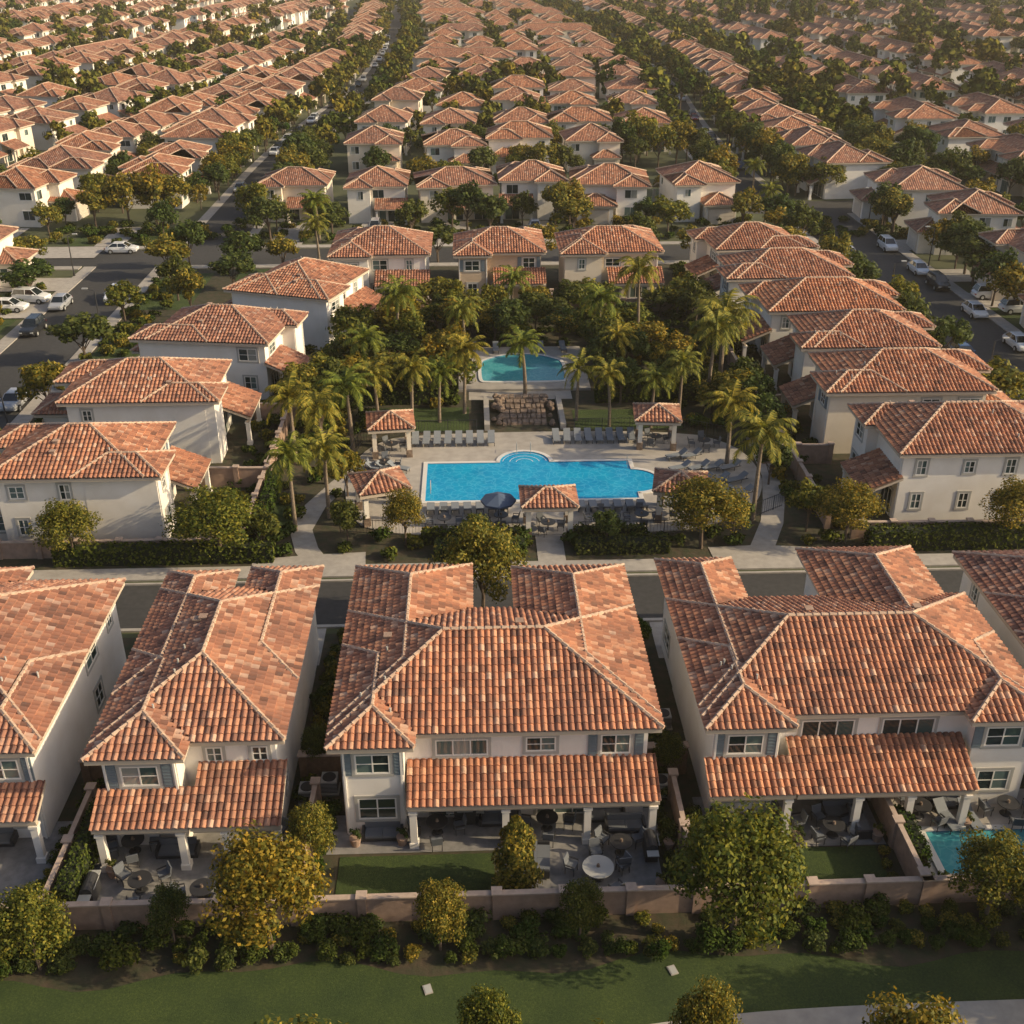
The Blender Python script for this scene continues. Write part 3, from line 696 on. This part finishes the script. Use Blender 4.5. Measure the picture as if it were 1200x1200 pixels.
def palm(h,nf,L,nlf,wl=.05):
    mb=MB();p=Vector((0,0,-.05));lean=rng.uniform(-.35,.35,2)
    for i in range(8):
        t=(i+1)/8;q=Vector((lean[0]*t*t,lean[1]*t*t,h*t));mb.cyl(p,q,.19-.07*(t-.125),.185-.07*t,9,'palm_bark',False)
        p=q
    top=p;mb.cyl(top-Vector((0,0,.5)),top+Vector((0,0,.35)),.2,.1,8,'leaf_palm')
    F=[];V=[]
    for f in range(nf):
        az=f*2.39996+rng.uniform(-.2,.2);el=math.radians(80-92*(f/nf)+rng.uniform(-8,8));l=L*rng.uniform(.85,1.1)
        d=np.array([math.cos(az),math.sin(az)]);pos=np.array([top.x,top.y,top.z+.2]);n=12
        side=np.array([-d[1],d[0],0.]);pts=[pos.copy()];e=el;tw=rng.uniform(-.4,.4);cu=rng.uniform(.85,1.4)
        for i in range(n):
            pos=pos+np.array([d[0]*math.cos(e),d[1]*math.cos(e),math.sin(e)])*l/n;e-=math.radians((4.4+.8*i)*cu);e=max(e,-1.4);pts.append(pos.copy())
        for i in range(n):
            mb.cyl(pts[i],pts[i+1],.03*(1-i/n)+.008,.03*(1-(i+1)/n)+.006,3,'leaf_palm',False)
            for sub in range(nlf):
                t=(i+sub/nlf)/n
                if t<.1: continue
                b=pts[i]+(pts[i+1]-pts[i])*(sub/nlf);ll=.66*math.sin(math.pi*min(1,(.12+t*.86)))**.6*L/3
                fw=(pts[i+1]-pts[i]);fw/=np.linalg.norm(fw)
                for s in (-1,1):
                    dr=side*s*.85+fw*.55+np.array([0,0,-.2-rng.uniform(0,.5)+tw*s*.3]);dr/=np.linalg.norm(dr)
                    tip=b+dr*ll;w=fw*wl
                    k=len(V);V+=[b-w,b+w,tip];F.append((k,k+1,k+2))
    mb.arr(np.array(V),np.array(F),'leaf_palm');return mb.mesh('palm')
PALM=[palm(5.2,24,2.7,2,.075),palm(5.6,26,2.8,2,.075),palm(6.6,28,3.1,2,.08),palm(4.6,22,2.5,2,.075)]
def leafybox(name,x0,y0,x1,y1,h,dens=110,ls=.08,mat='leaf_hedge'):
    mb=MB();e=.1;mb.box(x0+e,y0+e,0,x1-e,y1-e,h-e,'hedge_core')
    w=x1-x0;d=y1-y0
    for (ar,f) in ((w*d,'t'),(w*h,'s'),(w*h,'n'),(d*h,'e'),(d*h,'w')):
        n=max(8,int(ar*dens));a=rng.uniform(0,1,n);b=rng.uniform(0,1,n);j=rng.normal(0,.06,n)
        if f=='t': P=np.stack([x0+a*w,y0+b*d,h-.05+j],1);N=(0,0,1)
        elif f=='s': P=np.stack([x0+a*w,y0+.05+j,b*h],1);N=(0,-1,.3)
        elif f=='n': P=np.stack([x0+a*w,y1-.05+j,b*h],1);N=(0,1,.3)
        elif f=='e': P=np.stack([x1-.05+j,y0+a*d,b*h],1);N=(1,0,.3)
        else: P=np.stack([x0+.05+j,y0+a*d,b*h],1);N=(-1,0,.3)
        N=np.array(N)+rng.normal(size=(n,3))*.5;N/=np.linalg.norm(N,axis=1)[:,None]
        leafq(P,N,ls*rng.uniform(.6,1.3,n),mb,mat,.7)
    return obj(name,mb.mesh(name))
def T(name,me,x,y,h,r=None,bh=6,br=2.3):
    sz=h/bh;sx=(r/br) if r else sz
    return obj(name,me,(x,y,0),random.uniform(0,6.28),(sx,sx*random.uniform(.88,1.12),sz))
for k,x,y,h,r in ((0,-19.3,34.3,4.4,1.7),(3,-13.7,35.3,3.6,1.0),(1,-9.3,34.7,6.6,2.4),(2,-8.0,39.3,4.2,1.1),(2,-1.9,34.7,3.6,1.35),(3,4.3,35.0,3.4,1.15),(1,11.1,34.6,7.2,2.8),(0,22.8,35.3,4.8,1.9),
    (2,.1,28.3,4.7,1.2),(0,8.4,28.2,4.9,1.35),(0,10.6,38.2,3.6,1.3),(3,-21.5,35.2,2.6,.9),(0,.3,60.2,7.6,2.6),(3,-8.7,46.5,3.2,.8),(3,9.9,45.5,3.0,.9),
    # extra trees past the right and near view edge, added to shade the lawn
    (0,24.5,29.0,6.8,2.6),(1,29.5,32.2,6.5,2.6),(2,34.0,30.2,7.4,3.0),(1,39.5,33,7,2.8),(0,15.5,25.2,6.2,2.6),(1,-6.5,25.4,6.0,2.6),(2,-14.5,25.0,6.0,2.5),(0,3.5,24.2,6.2,2.6),(1,-22.5,26,6,2.5),(0,30.5,37.6,5.2,2.1),(1,31.5,34.5,5.5,2.2)):
    T('broadleaf_tree',NEAR[k],x,y,h,r)
obj('cypress_tree',CYPN,(1.6,38.0,0),0,(1,1,.98))
for k,x,y,h,r in ((0,-28.7,69.6,4.8,2.0),(1,-18.3,69.4,5.6,2.9),(1,-5.2,71.3,4.6,1.5),(0,16.4,70.2,5.6,2.8),(1,27.1,70.6,4.8,2.3),(0,39.5,70,5,2.4),(1,-39,70,5,2.3)):
    T('broadleaf_tree',NEAR[k],x,y,h,r)
for k,x,y in ((0,-10.7,103.7),(1,-8.6,92.5),(0,-5.6,93),(3,-3.2,94.5),(1,-.9,96.5),(0,-.8,110),(2,-8,113),(2,4.4,123.5),(1,14.2,104),(0,12.3,93),(3,9.4,94.5),(0,5.0,101.2),(1,16,92.5),(0,18.6,93),
    (1,13,111),(1,21.3,84.5),(2,21.2,74.5),(1,-11.3,76),(0,-13.6,74),(2,-12.2,82),(1,-10.6,88.5),(0,-15.2,86),(1,22,97),(0,-20.5,149),(1,48,191),(0,45,170),(1,-22,162),(2,18,116)):
    s=random.uniform(.85,1.12);obj('palm_tree',PALM[k],(x,y,0),random.uniform(0,6.28),(s,s,s*random.uniform(.85,1.25)))
obj('palm_tree',PALM[2],(24.3,102.5,0),1,(1.4,1.4,1.12))
R=random.Random(12)
def inside_houses(x,y):
    for (cx,cy,w,d) in ((-29,76.4,15,11),(-28.2,90.6,16,11),(-24.3,105.6,15,11),(-18.6,121.6,14,13),(38,78,17,11),(37,90.6,17,11),(37.4,101.8,17,11),(36.9,113,17,11),(35.8,125,17,11),(34.8,138,17,12),(-11,137,13,15),(3.4,137,12,15),(16.9,137,13,15)):
        if abs(x-cx)<w/2+.6 and abs(y-cy)<d/2+.6: return True
    return False
n=0
while n<64:
    x=R.uniform(-15,26);y=R.uniform(94,128)
    if inside_houses(x,y) or (-2<x<12 and y<115.5) or (y<99 and -10<x<20): continue
    T('broadleaf_tree',MIDT[R.choice((0,1,1,2,3,0))],x,y,R.uniform(3.0,5.6),R.uniform(1.5,2.5));n+=1
for x,y,h in ((-16,97,5),(-13.5,91,4.5),(25,88,5),(25.5,94,4.5),(24.8,72.5,4),(-15.5,70.6,3.5),(19,71.5,3.6),(-9.5,72,3.4),(0,70.5,3),(9.5,70.6,3),(-10.2,79.5,4),(23.9,80.5,4),(-6,98.8,4.2),(14,98.5,4.4),(19,99,5)):
    T('broadleaf_tree',R.choice(MIDT[1:]),x,y,h)
for x,y in ((-40,84),(-40,98),(-40,112),(-39.6,126),(-39.2,142),(-53.5,104),(-53.5,119),(-54,136),(-37.5,147),(-30,147),(-24,146),(47.5,84),(47.6,96),(47.6,107),(47.4,119),(47.4,131),(47.4,143),(47.2,155),(46,166),(63,100),(63,112),(63,124),(63.4,137),(63.4,150),(63.4,163),(64,174),(-29.5,162),(-20.5,165),(-8.5,165),(3.5,165),(15.5,165),(28.5,165),(40,167),(-46,164),(-62,165),(-62,146),(55,191),(42.5,190),(-31,190),(-31,205),(-45,190),(-36,134),(-33,128),(-30,137),
    (64,106),(64.5,144),(66,147),(78,142),(80,160),(60,189),(44,160),(43,149),(30,149),(24,150),(10,149),(-4,150),(78,172),(57,190),(70,188),(-58,148),(-70,160),(46,113),(46,126)):
    T('broadleaf_tree',R.choice(MIDT[:4]),x+R.uniform(-.8,.8),y+R.uniform(-1.5,1.5),R.uniform(4.6,6.6),R.uniform(2.0,3.0))
def fart(x,y,s): obj('broadleaf_tree',R.choice(FART if y>230 else MIDT),(x+WARP(y),y,0),R.uniform(0,6.28),(s*R.uniform(.85,1.15),s*R.uniform(.85,1.15),s))
for (x,y) in far_xy:
    for q in range(4 if y<450 else 2):
        s=R.choice((-1,1));t=R.choice((-1,1))
        dx=s*R.uniform(6.8,8.8);dy=t*R.uniform(6,11)
        if abs(x)<45: dx=R.uniform(-7,7);dy=t*R.uniform(8.5,12.5)
        fart(x+dx,y+dy,R.uniform(.65,1.2))
for (x,y) in gaps:
    for q in range(6): fart(x+R.uniform(-6,6),y+R.uniform(-6,6),R.uniform(.8,1.6))
yy=192
while yy<950:
    for xb in (43.2,54.3,-31.2,-43,77,-28,1.5,54.6):
        if R.random()<.85: fart(xb+R.uniform(-1,1),yy+R.uniform(-3,3),R.uniform(.8,1.35))
    for q in range(3): fart(R.uniform(72,85),yy+R.uniform(-4,4),R.uniform(.9,1.4))
    yy+=9
for q in range(280):
    y=R.uniform(280,950);fart(R.uniform(.1,.46)*y,y,R.uniform(1.1,1.9))
for q in range(160):
    y=R.uniform(320,950);fart(-R.uniform(.1,.46)*y,y,R.uniform(1.0,1.6))
for q in range(14): obj('cypress_tree',CYPF,(250+R.uniform(-25,25),620+R.uniform(-40,40),0),0,R.uniform(.9,1.5))
for q in range(9): obj('cypress_tree',CYPF,(135+R.uniform(-18,18),540+R.uniform(-40,40),0),0,R.uniform(.8,1.3))
x=-24
while x<32:
    for row in range(3):
        if R.random()<.85:
            s=R.uniform(.55,1.15);obj('shrub',R.choice(BUSHN),(x+R.uniform(-.4,.4),35.9-row*.75+R.uniform(-.25,.25),0),R.uniform(0,6.28),(s,s,s*R.uniform(.7,1.1)))
    x+=1.05
for q in range(26):
    s=R.uniform(.4,.8);obj('shrub',R.choice(BUSHN),(R.uniform(-24,30),34.1+R.uniform(-.2,.3),0),R.uniform(0,6.28),s)
for x,y0,y1 in ((-7.8,37,44),(9.2,37,44),(10.6,37,43),(-20.5,37,43),(19.6,37,40),(21,37,38)):
    y=y0
    while y<y1: obj('shrub',R.choice(BUSHN),(x+R.uniform(-.2,.2),y,0),R.uniform(0,6.28),R.uniform(.5,.85));y+=.9
leafybox('hedge',-19.3,37,-18.6,43,1.9);leafybox('hedge',20.5,38.2,21.3,41.5,1.5)
leafybox('hedge',-30,69.1,-14.5,70.2,1.4,45,.13);leafybox('hedge',28.5,69.2,46,70.6,1.6,45,.13);leafybox('hedge',7.2,69.4,14,70.8,1.0,45,.13,'leaf_green')
leafybox('hedge',-3,69.4,3.6,70.8,1.0,45,.13,'leaf_green');leafybox('hedge',-16.6,71,-15.8,82,1.6,45,.13);leafybox('hedge',7.2,71.3,12.5,72.1,1.2,45,.13);leafybox('hedge',-4,71.3,3.2,72.1,1.2,45,.13)
leafybox('hedge',-17,98.8,-1.6,99.8,1.6,30,.16);leafybox('hedge',11.6,98.6,24,99.6,1.6,30,.16)
n=0
while n<480:
    x=R.uniform(-16,26);y=R.uniform(69,128)
    if inside_houses(x,y) or (-11<x<24.5 and 72.5<y<92) or (-2<x<12 and y<115 and y>90) or (y<98 and y>90 and -9<x<19) or (3.9<x<6.9 and y<73) or abs(x+12.5)<1.3 and y<80 or abs(x-22.3)<1.6 and y<80 or (y<70.3 and (-17<x<-7 or 16<x<27)): continue
    obj('shrub',R.choice(BUSHM),(x,y,0),R.uniform(0,6.28),R.uniform(.6,1.2));n+=1
for q in range(400):
    x=R.choice((R.uniform(-41,-36.5),R.uniform(45,48.6),R.uniform(26.5,29.5),R.uniform(-20,-17.5),R.uniform(-58,-53)));y=R.uniform(72,146)
    obj('shrub',R.choice(BUSHM),(x,y,0),R.uniform(0,6.28),R.uniform(.6,1.2))
for q in range(240):
    obj('shrub',R.choice(BUSHM),(R.uniform(-62,76),R.uniform(161.5,173),0),R.uniform(0,6.28),R.uniform(.7,1.4))
for q in range(120):
    x=R.choice((-9.0,9.5,-20.1,28.7))+R.uniform(-.3,.3);obj('shrub',R.choice(BUSHM),(x,R.uniform(44,59.5),0),R.uniform(0,6.28),R.uniform(.4,.8))
for q in range(40):
    x=R.choice((R.uniform(-.2,2),R.uniform(15.8,19.6),R.uniform(-14.2,-13.4),R.uniform(-9,-7.4),R.uniform(9,10.8)));obj('shrub',R.choice(BUSHN),(x,R.uniform(58.6,60.2),0),R.uniform(0,6.28),R.uniform(.5,.9))

# ---------------------------------------------------------------- furniture
def chair_mesh():
    mb=MB()
    for a in (-.24,.24):
        for b in (-.22,.22): mb.cyl((a,b,0),(a,b,.42),.02,.02,6,'metal_dark')
    mb.box(-.27,-.25,.42,.27,.25,.50,'cushion_grey')
    mb.hexa([(-.27,.20,.501),(.27,.20,.501),(.27,.27,.501),(-.27,.27,.501),(-.27,.30,.95),(.27,.30,.95),(.27,.36,.95),(-.27,.36,.95)],'cushion_grey')
    for a in (-.3,.3): mb.box(a-.03,-.24,.62,a+.03,.24,.66,'metal_dark');mb.cyl((a,-.22,.4),(a,-.22,.63),.018,.018,6,'metal_dark')
    return mb.mesh('chair')
def table_mesh(r,mat):
    mb=MB();mb.cyl((0,0,.70),(0,0,.75),r,r,28,mat);mb.cyl((0,0,.02),(0,0,.70),.05,.05,8,'metal_dark');mb.cyl((0,0,0),(0,0,.04),.3,.25,14,'metal_dark');mb.cyl((0,0,.751),(0,0,.9),.09,.06,10,'stone');return mb.mesh('table')
def sofa_mesh():
    mb=MB();mb.box(-.95,-.4,.08,.95,.4,.3,'metal_dark');mb.box(-.93,-.42,.301,-.01,.25,.45,'cushion_grey');mb.box(.01,-.42,.301,.93,.25,.45,'cushion_grey')
    mb.box(-.95,.26,.301,.95,.42,.82,'cushion_grey');mb.box(-1.1,-.4,.08,-.96,.42,.6,'metal_dark');mb.box(.96,-.4,.08,1.1,.42,.6,'metal_dark');return mb.mesh('sofa')
def lounger_mesh():
    mb=MB()
    for a in (-.28,.28):
        for b in (-.85,.3): mb.cyl((a,b,0),(a,b,.32),.025,.025,6,'metal_dark')
        mb.box(a-.03,-.95,.30,a+.03,.95,.34,'metal_dark')
    mb.box(-.3,-.95,.341,.3,.35,.42,'sling')
    mb.hexa([(-.3,.36,.341),(.3,.36,.341),(.3,.95,.72),(-.3,.95,.72),(-.3,.33,.42),(.3,.33,.42),(.3,.92,.80),(-.3,.92,.80)],'sling')
    mb.cyl((-.25,.8,.34),(-.25,.85,.66),.02,.02,5,'metal_dark');mb.cyl((.25,.8,.34),(.25,.85,.66),.02,.02,5,'metal_dark')
    return mb.mesh('lounger')
def umbrella_mesh():
    mb=MB();mb.cyl((0,0,0),(0,0,2.5),.035,.03,8,'metal_dark');mb.cyl((0,0,0),(0,0,.1),.35,.3,14,'metal_dark')
    n=8;r=1.35
    for i in range(n):
        a=2*math.pi*i/n;b=2*math.pi*(i+1)/n;A=(r*math.cos(a),r*math.sin(a),2.05);B=(r*math.cos(b),r*math.sin(b),2.05);t=(0,0,2.55)
        mb.face([A,B,t],'canvas_blue');mb.face([(A[0],A[1],1.9),(B[0],B[1],1.9),B,A],'canvas_blue')
        mb.cyl((0,0,2.0),(A[0]*.97,A[1]*.97,2.02),.012,.012,4,'metal_dark',False)
    return mb.mesh('umbrella')
def bbq_mesh():
    mb=MB();mb.box(-.55,-.3,.08,.55,.3,.85,'metal_dark');mb.box(-.95,-.28,.80,-.56,.28,.85,'ac_metal');mb.box(.56,-.28,.80,.95,.28,.85,'ac_metal')
    for i in range(8):
        a=math.pi*i/8;b=math.pi*(i+1)/8;P=lambda t,x:(x,-.3*math.cos(t),.851+.32*math.sin(t))
        mb.face([P(a,-.55),P(a,.55),P(b,.55),P(b,-.55)],'metal_dark')
    for s in (-.55,.55): mb.face([(s,-.3*math.cos(math.pi*i/8),.851+.32*math.sin(math.pi*i/8)) for i in range(9)],'metal_dark')
    mb.cyl((-.4,-.36,1.0),(.4,-.36,1.0),.02,.02,6,'ac_metal');return mb.mesh('bbq')
def ac_mesh():
    mb=MB();mb.box(-.42,-.42,.08,.42,.42,.85,'ac_metal');mb.box(-.5,-.5,0,.5,.5,.079,'concrete')
    mb.cyl((0,0,.851),(0,0,.90),.36,.34,20,'metal_dark')
    for i in range(7): 
        z=.16+i*.09;mb.box(-.43,-.43,z,.43,.43,z+.03,'metal_dark')
    return mb.mesh('ac')
CH=chair_mesh();TB=table_mesh(.55,'metal_dark');TW=table_mesh(.75,'ac_metal');SF=sofa_mesh();LG=lounger_mesh();UM=umbrella_mesh();BQ=bbq_mesh();AC=ac_mesh()
def dining(x,y,tm,r,n,a0=0):
    obj('patio_table',tm,(x,y,.05))
    for i in range(n):
        a=a0+2*math.pi*i/n;obj('patio_chair',CH,(x+r*math.cos(a),y+r*math.sin(a),.05),a-math.pi/2+R.uniform(-.25,.25))
dining(5.5,38.6,TW,1.3,5,.3);dining(-16,38.6,TB,1.1,3,.5);dining(-13,38.0,TB,1.05,2);dining(14.8,41.6,TB,1.1,4);dining(-2.2,41.9,TB,1.1,4);dining(26.8,42.2,TB,1.1,4);dining(3.3,42.0,TB,1.1,4);dining(-10.5,41,TB,1.1,3,1)
dining(22.3,42.2,TB,1.1,4,.6);dining(-29,39.5,TB,1.1,4);dining(-17,41.2,TB,1.0,4,.2);dining(-27,41.5,TB,1.0,4);dining(17.5,41.0,TB,1.0,4,.5);dining(6.8,40.2,TB,1.0,3,.5)
for x,y,r in ((7.2,41.8,0),(6.3,42.6,0),(18.3,42.4,0),(-14.8,40.9,0),(-4.9,41.7,0),(2.9,39.6,1.5),(24,42.9,0),(-24,42,0),(.9,42.5,0),(19,41.6,1.57)): obj('patio_sofa',SF,(x,y,.04),r,.92)
for x,y in ((8.2,40.0),(-18.2,38.2),(-9.7,38.6),(11.8,41.6),(28.2,41.5),(-.8,42.6)): obj('barbecue_grill',BQ,(x,y,.04),R.choice((0,1.57)))
for x,y,r in ((23.5,41.7,.2),(24.7,41.7,.1),(-12,39.6,.3)): obj('patio_lounger',LG,(x,y,.04),r)
for x,y in ((-8.95,44.6),(-8.95,48),(-20.2,46.5),(9.3,47),(9.4,44.5),(10.4,50),(-7.9,45.3),(28.9,46),(-19.2,43.6),(-8,51)): obj('air_conditioner_unit',AC,(x,y,0),0)
def pot():
    mb=MB();mb.cyl((0,0,0),(0,0,.5),.2,.3,12,'block_wall');clumps(mb,(0,0,.75),(.35,.35,.35),6,160,.07,'leaf_green');return mb.mesh('planter')
PT_=pot()
for x,y in ((-3.9,41.2),(9.2,40.4),(-9.3,39.4),(24.3,41.3),(15.6,40.6),(-18.6,39),(1.2,40.9),(8.4,37.8),(1.2,37.8),(-6.2,41.2),(21.6,37.4),(-17.6,39.6),(-14.6,37.4),(11.5,40.6),(19.6,40.6)): obj('planter_pot',PT_,(x,y,.03))
for i in range(8): obj('pool_lounger',LG,(-5.2+i*.95,89.6,.1),R.uniform(-.05,.05)+0)
for i in range(8): obj('pool_lounger',LG,(7.2+i*.95,89.8,.1),R.uniform(-.05,.05))
for i in range(9): obj('pool_lounger',LG,(-6.4-(i%3)*.9+R.uniform(-.2,.2),79.4+(i//3)*2.3,.1),1.2+R.uniform(-.1,.1))
for i in range(14): obj('pool_lounger',LG,(17.2+(i%4)*1.3+R.uniform(-.2,.2),78.4+(i//4)*2.4,.1),-1.2+R.uniform(-.1,.1))
for i in range(7): obj('pool_lounger',LG,(-3.5+i*.95,76.4,.1),math.pi+R.uniform(-.05,.05))
for i in range(6): obj('pool_lounger',LG,(8.2+i*.95,76.4,.1),math.pi+R.uniform(-.05,.05))
dining(1.9,74.6,TB,1.1,4);obj('patio_umbrella',UM,(1.7,74.4,.1));dining(-2.4,74.3,TB,1.1,4);dining(9.6,74.3,TB,1.1,4);dining(12.6,74.4,TB,1.1,4);dining(20,88,TB,1.1,4);dining(-7.6,84.6,TB,1.1,4)
for i in range(5): obj('pool_lounger',LG,(-.0+i*2.4,113.2,.25),R.uniform(-.1,.1))
def gazebo(w,d,nm):
    P={'roof':MB(),'trim':MB(),'columns':MB()}
    b=(-w/2,-d/2,w/2,d/2,2.75);hip(P,b,[b],0,True)
    for sx in (-1,1):
        for sy in (-1,1):
            x=sx*(w/2-.55);y=sy*(d/2-.55);P['columns'].box(x-.18,y-.18,0,x+.18,y+.18,2.52,'stucco_mix');P['columns'].box(x-.26,y-.26,0,x+.26,y+.26,.7,'stone')
    P['trim'].box(-w/2+.35,-d/2+.4,2.3,w/2-.35,-d/2+.6,2.5,'wood');P['trim'].box(-w/2+.35,d/2-.6,2.3,w/2-.35,d/2-.4,2.5,'wood')
    return to_meshes(P,nm)
G1=gazebo(4.2,3.6,'gz1');G2=gazebo(4.0,4.0,'gz2')
group('pool_gazebo',G1,(5.4,73.3,.05));
for x,y,r in ((-7.3,76.3,.3),(15.6,75.4,-.2),(-7.2,88.2,.1),(15.9,89.0,-.1)): group('pool_gazebo',G2,(x,y,.08),r)
for x,y in ((5.4,73.3),(15.9,89),(-7.2,88.2),(15.6,75.4)): dining(x,y,TB,.95,3)
def rail(pl,h=1.3):
    mb=MB()
    for i in range(len(pl)-1):
        a=Vector((*pl[i],0));b=Vector((*pl[i+1],0));l=(b-a).length
        for z in (.15,h-.05): mb.cyl(a+Vector((0,0,z)),b+Vector((0,0,z)),.025,.025,4,'metal_dark',False)
        k=int(l/.25)
        for j in range(k+1):
            p=a.lerp(b,j/k);r=.035 if j%10==0 else .012;mb.cyl(p,p+Vector((0,0,h)),r,r,4,'metal_dark',False)
    return obj('pool_fence',mb.mesh('pool_fence'))
rail([(-10.2,73.6),(-3,72.3),(3.2,72.3)]);rail([(7.6,72.3),(14,72.3),(19,73.2),(24,76.6)]);rail([(-11,84),(-10,90),(-5,92),(0.2,92)]);rail([(9,92),(18.5,91.9),(23.6,88.8)])
# ---------------------------------------------------------------- cars
def car_mesh(paint,suv=False):
    mb=MB();H_=.25 if suv else 0
    st=[(-2.25,.45,.62,.62),(-2.15,.30,.78,.80),(-1.5,.24,.92,.88),(-.8,.22,.96,.90),(.4,.22,.96,.90),(1.5,.24,.94,.88),(2.05,.30,.84,.82),(2.25,.42,.66,.66)]
    if suv: st=[(a,b,c+.14,d) for a,b,c,d in st]
    rings=[]
    for y,zb,zt,hw in st: rings.append([(-hw*.92,y,zb),(-hw,y,(zb+zt)*.5),(-hw*.94,y,zt-.04),(-hw*.8,y,zt),(hw*.8,y,zt),(hw*.94,y,zt-.04),(hw,y,(zb+zt)*.5),(hw*.92,y,zb)])
    for i in range(len(rings)-1):
        for k in range(8):
            a=rings[i];b=rings[i+1];mb.face([a[k],b[k],b[(k+1)%8],a[(k+1)%8]][::-1],paint)
    mb.face(rings[0],paint);mb.face(rings[-1][::-1],paint)
    zb=st[3][2]-.02;zt=1.42+H_;y0,y1=-1.2,1.75 if not suv else 2.05;t0,t1=-.45,1.05 if not suv else 1.75
    B=[(-.76,y0,zb),(.76,y0,zb),(.76,y1,zb),(-.76,y1,zb)];Tp=[(-.6,t0,zt),(.6,t0,zt),(.6,t1,zt),(-.6,t1,zt)]
    for k in range(4): mb.face([B[k],B[(k+1)%4],Tp[(k+1)%4],Tp[k]],'car_glass')
    mb.hexa([(x*1.02,y,z) for x,y,z in Tp]+[(-.52,t0+.12,zt+.05),(.52,t0+.12,zt+.05),(.52,t1-.1,zt+.05),(-.52,t1-.1,zt+.05)],paint)
    for k in range(4): mb.cyl(B[k],Tp[k],.045,.04,4,paint,False)
    for s in (-1,1): mb.cyl((s*.77,.35,zb),(s*.615,.35,zt),.035,.035,4,paint,False)
    for x in (-.86,.86):
        for y in (-1.4,1.38):
            mb.cyl((x-.1,y,.33),(x+.1,y,.33),.33,.33,16,'tire');mb.cyl((x-.115,y,.33),(x+.115,y,.33),.19,.19,10,'ac_metal')
        mb.box(x-.04 if x>0 else x-.16,-.85,zb-.03,x+.16 if x>0 else x+.04,-.7,zb+.12,paint)
    for s in (-1,1): mb.box(s*.6-.16,-2.26,.6,s*.6+.16,-2.14,.72,'lamp_lens');mb.box(s*.62-.14,2.14,.64,s*.62+.14,2.26,.76,'car_red')
    return mb.mesh('car')
CARS=[car_mesh('car_white'),car_mesh('car_white',True),car_mesh('car_silver'),car_mesh('car_black',True),car_mesh('car_silver',True),car_mesh('car_blue'),car_mesh('car_red')]
for k,x,y,r in ((0,-49.1,157.2,1.57),(1,-53.5,133.5,1.4),(0,-55,130,1.5),(2,-49.4,131.5,0),(3,-49.4,122,0),(1,-43.6,134,0),(1,59.0,155,0),(0,59.0,142.8,0),(3,59.0,136,0),(1,64.5,125,1.57),(0,59.0,124.5,0),(4,51.8,150,0),(0,59,113,0),(1,63.6,130.8,1.57),(5,51.7,110,0),(2,-43.6,100,0),(0,-57,113,1.57),(1,-39,104.5,1.57),(3,46.5,101.8,1.57),(4,-14.4,168,0),(0,9.6,168,0),(1,47,90.5,1.57)):
    obj('parked_car',CARS[k],(x,y,.14 if abs(x) in (53.5,55,64.5,63.6,57,39,46.5,47,14.4,9.6) else .03),r)
for q in range(70):
    xs_=R.choice((-34.2,-40,46,51));y=R.uniform(192,520);obj('parked_car',R.choice(CARS),(xs_+WARP(y),y,.03),-math.atan((WARP(y+5)-WARP(y-5))/10))
mb=MB();mb.cyl((0,0,0),(0,0,5.2),.09,.06,8,'metal_dark');mb.cyl((0,0,0),(0,0,.5),.16,.12,8,'metal_dark');mb.cyl((0,0,5.2),(.9,0,5.5),.04,.035,6,'metal_dark');mb.box(.7,-.12,5.42,1.3,.12,5.54,'ac_metal')
SL=mb.mesh('street_lamp')
for x,y,r in ((-41.2,92,3.14),(-41.2,120,3.14),(-52,145,0),(50.0,100,0),(50,128,0),(61.2,145,3.14),(61.2,170,3.14)): obj('street_lamp',SL,(x,y,.1),r)
mb=MB();mb.box(-.22,-.3,0,.22,.3,.06,'concrete');mb.box(-.17,-.25,.061,.17,.25,.075,'ac_metal');UB=mb.mesh('utility_cover')
for x,y in ((-2.4,32.6),(8.2,33.2)): obj('utility_cover',UB,(x,y,.02),.3,.8)

# ---------------------------------------------------------------- atmosphere haze (real scattering volume)
m=bpy.data.materials.new('haze');m.use_nodes=True;nt=m.node_tree;nt.nodes.remove(nt.nodes['Principled BSDF'])
vs_=nd(nt,'ShaderNodeVolumeScatter');vs_.inputs['Color'].default_value=(1,.90,.74,1);vs_.inputs['Density'].default_value=.00018;vs_.inputs['Anisotropy'].default_value=.2
nt.links.new(vs_.outputs[0],nt.nodes['Material Output'].inputs['Volume']);MATS['haze']=m
mb=MB();mb.box(-1400,-60,-3,1400,1800,75,'haze');obj('haze',mb.mesh('haze'))

# ---------------------------------------------------------------- light & camera
el=rad(26);az=rad(-9)
s=Vector((math.cos(el)*math.cos(az),math.cos(el)*math.sin(az),math.sin(el)))
ld=bpy.data.lights.new('sun','SUN');ld.energy=5.0;ld.angle=rad(.6);ld.color=(1,.81,.52)
lo=bpy.data.objects.new('sun',ld);COL.objects.link(lo);lo.rotation_euler=s.to_track_quat('Z','Y').to_euler()
w=bpy.data.worlds.new('World');scene.world=w;w.use_nodes=True;nt=w.node_tree
sk=nt.nodes.new('ShaderNodeTexSky');sk.sky_type='NISHITA';sk.sun_disc=False;sk.sun_elevation=el;sk.sun_rotation=math.atan2(s.x,s.y);sk.air_density=.9;sk.dust_density=4.0
nt.links.new(sk.outputs[0],nt.nodes['Background'].inputs[0]);nt.nodes['Background'].inputs[1].default_value=.15
cd=bpy.data.cameras.new('camera');cam=bpy.data.objects.new('camera',cd);COL.objects.link(cam);scene.camera=cam
cd.lens=39;cd.sensor_width=36;cd.clip_end=8000;cam.location=(0,0,40);cam.rotation_euler=(rad(90-27.6),0,rad(-2.1))
scene.view_settings.view_transform='Standard';scene.view_settings.look='None';scene.view_settings.exposure=0
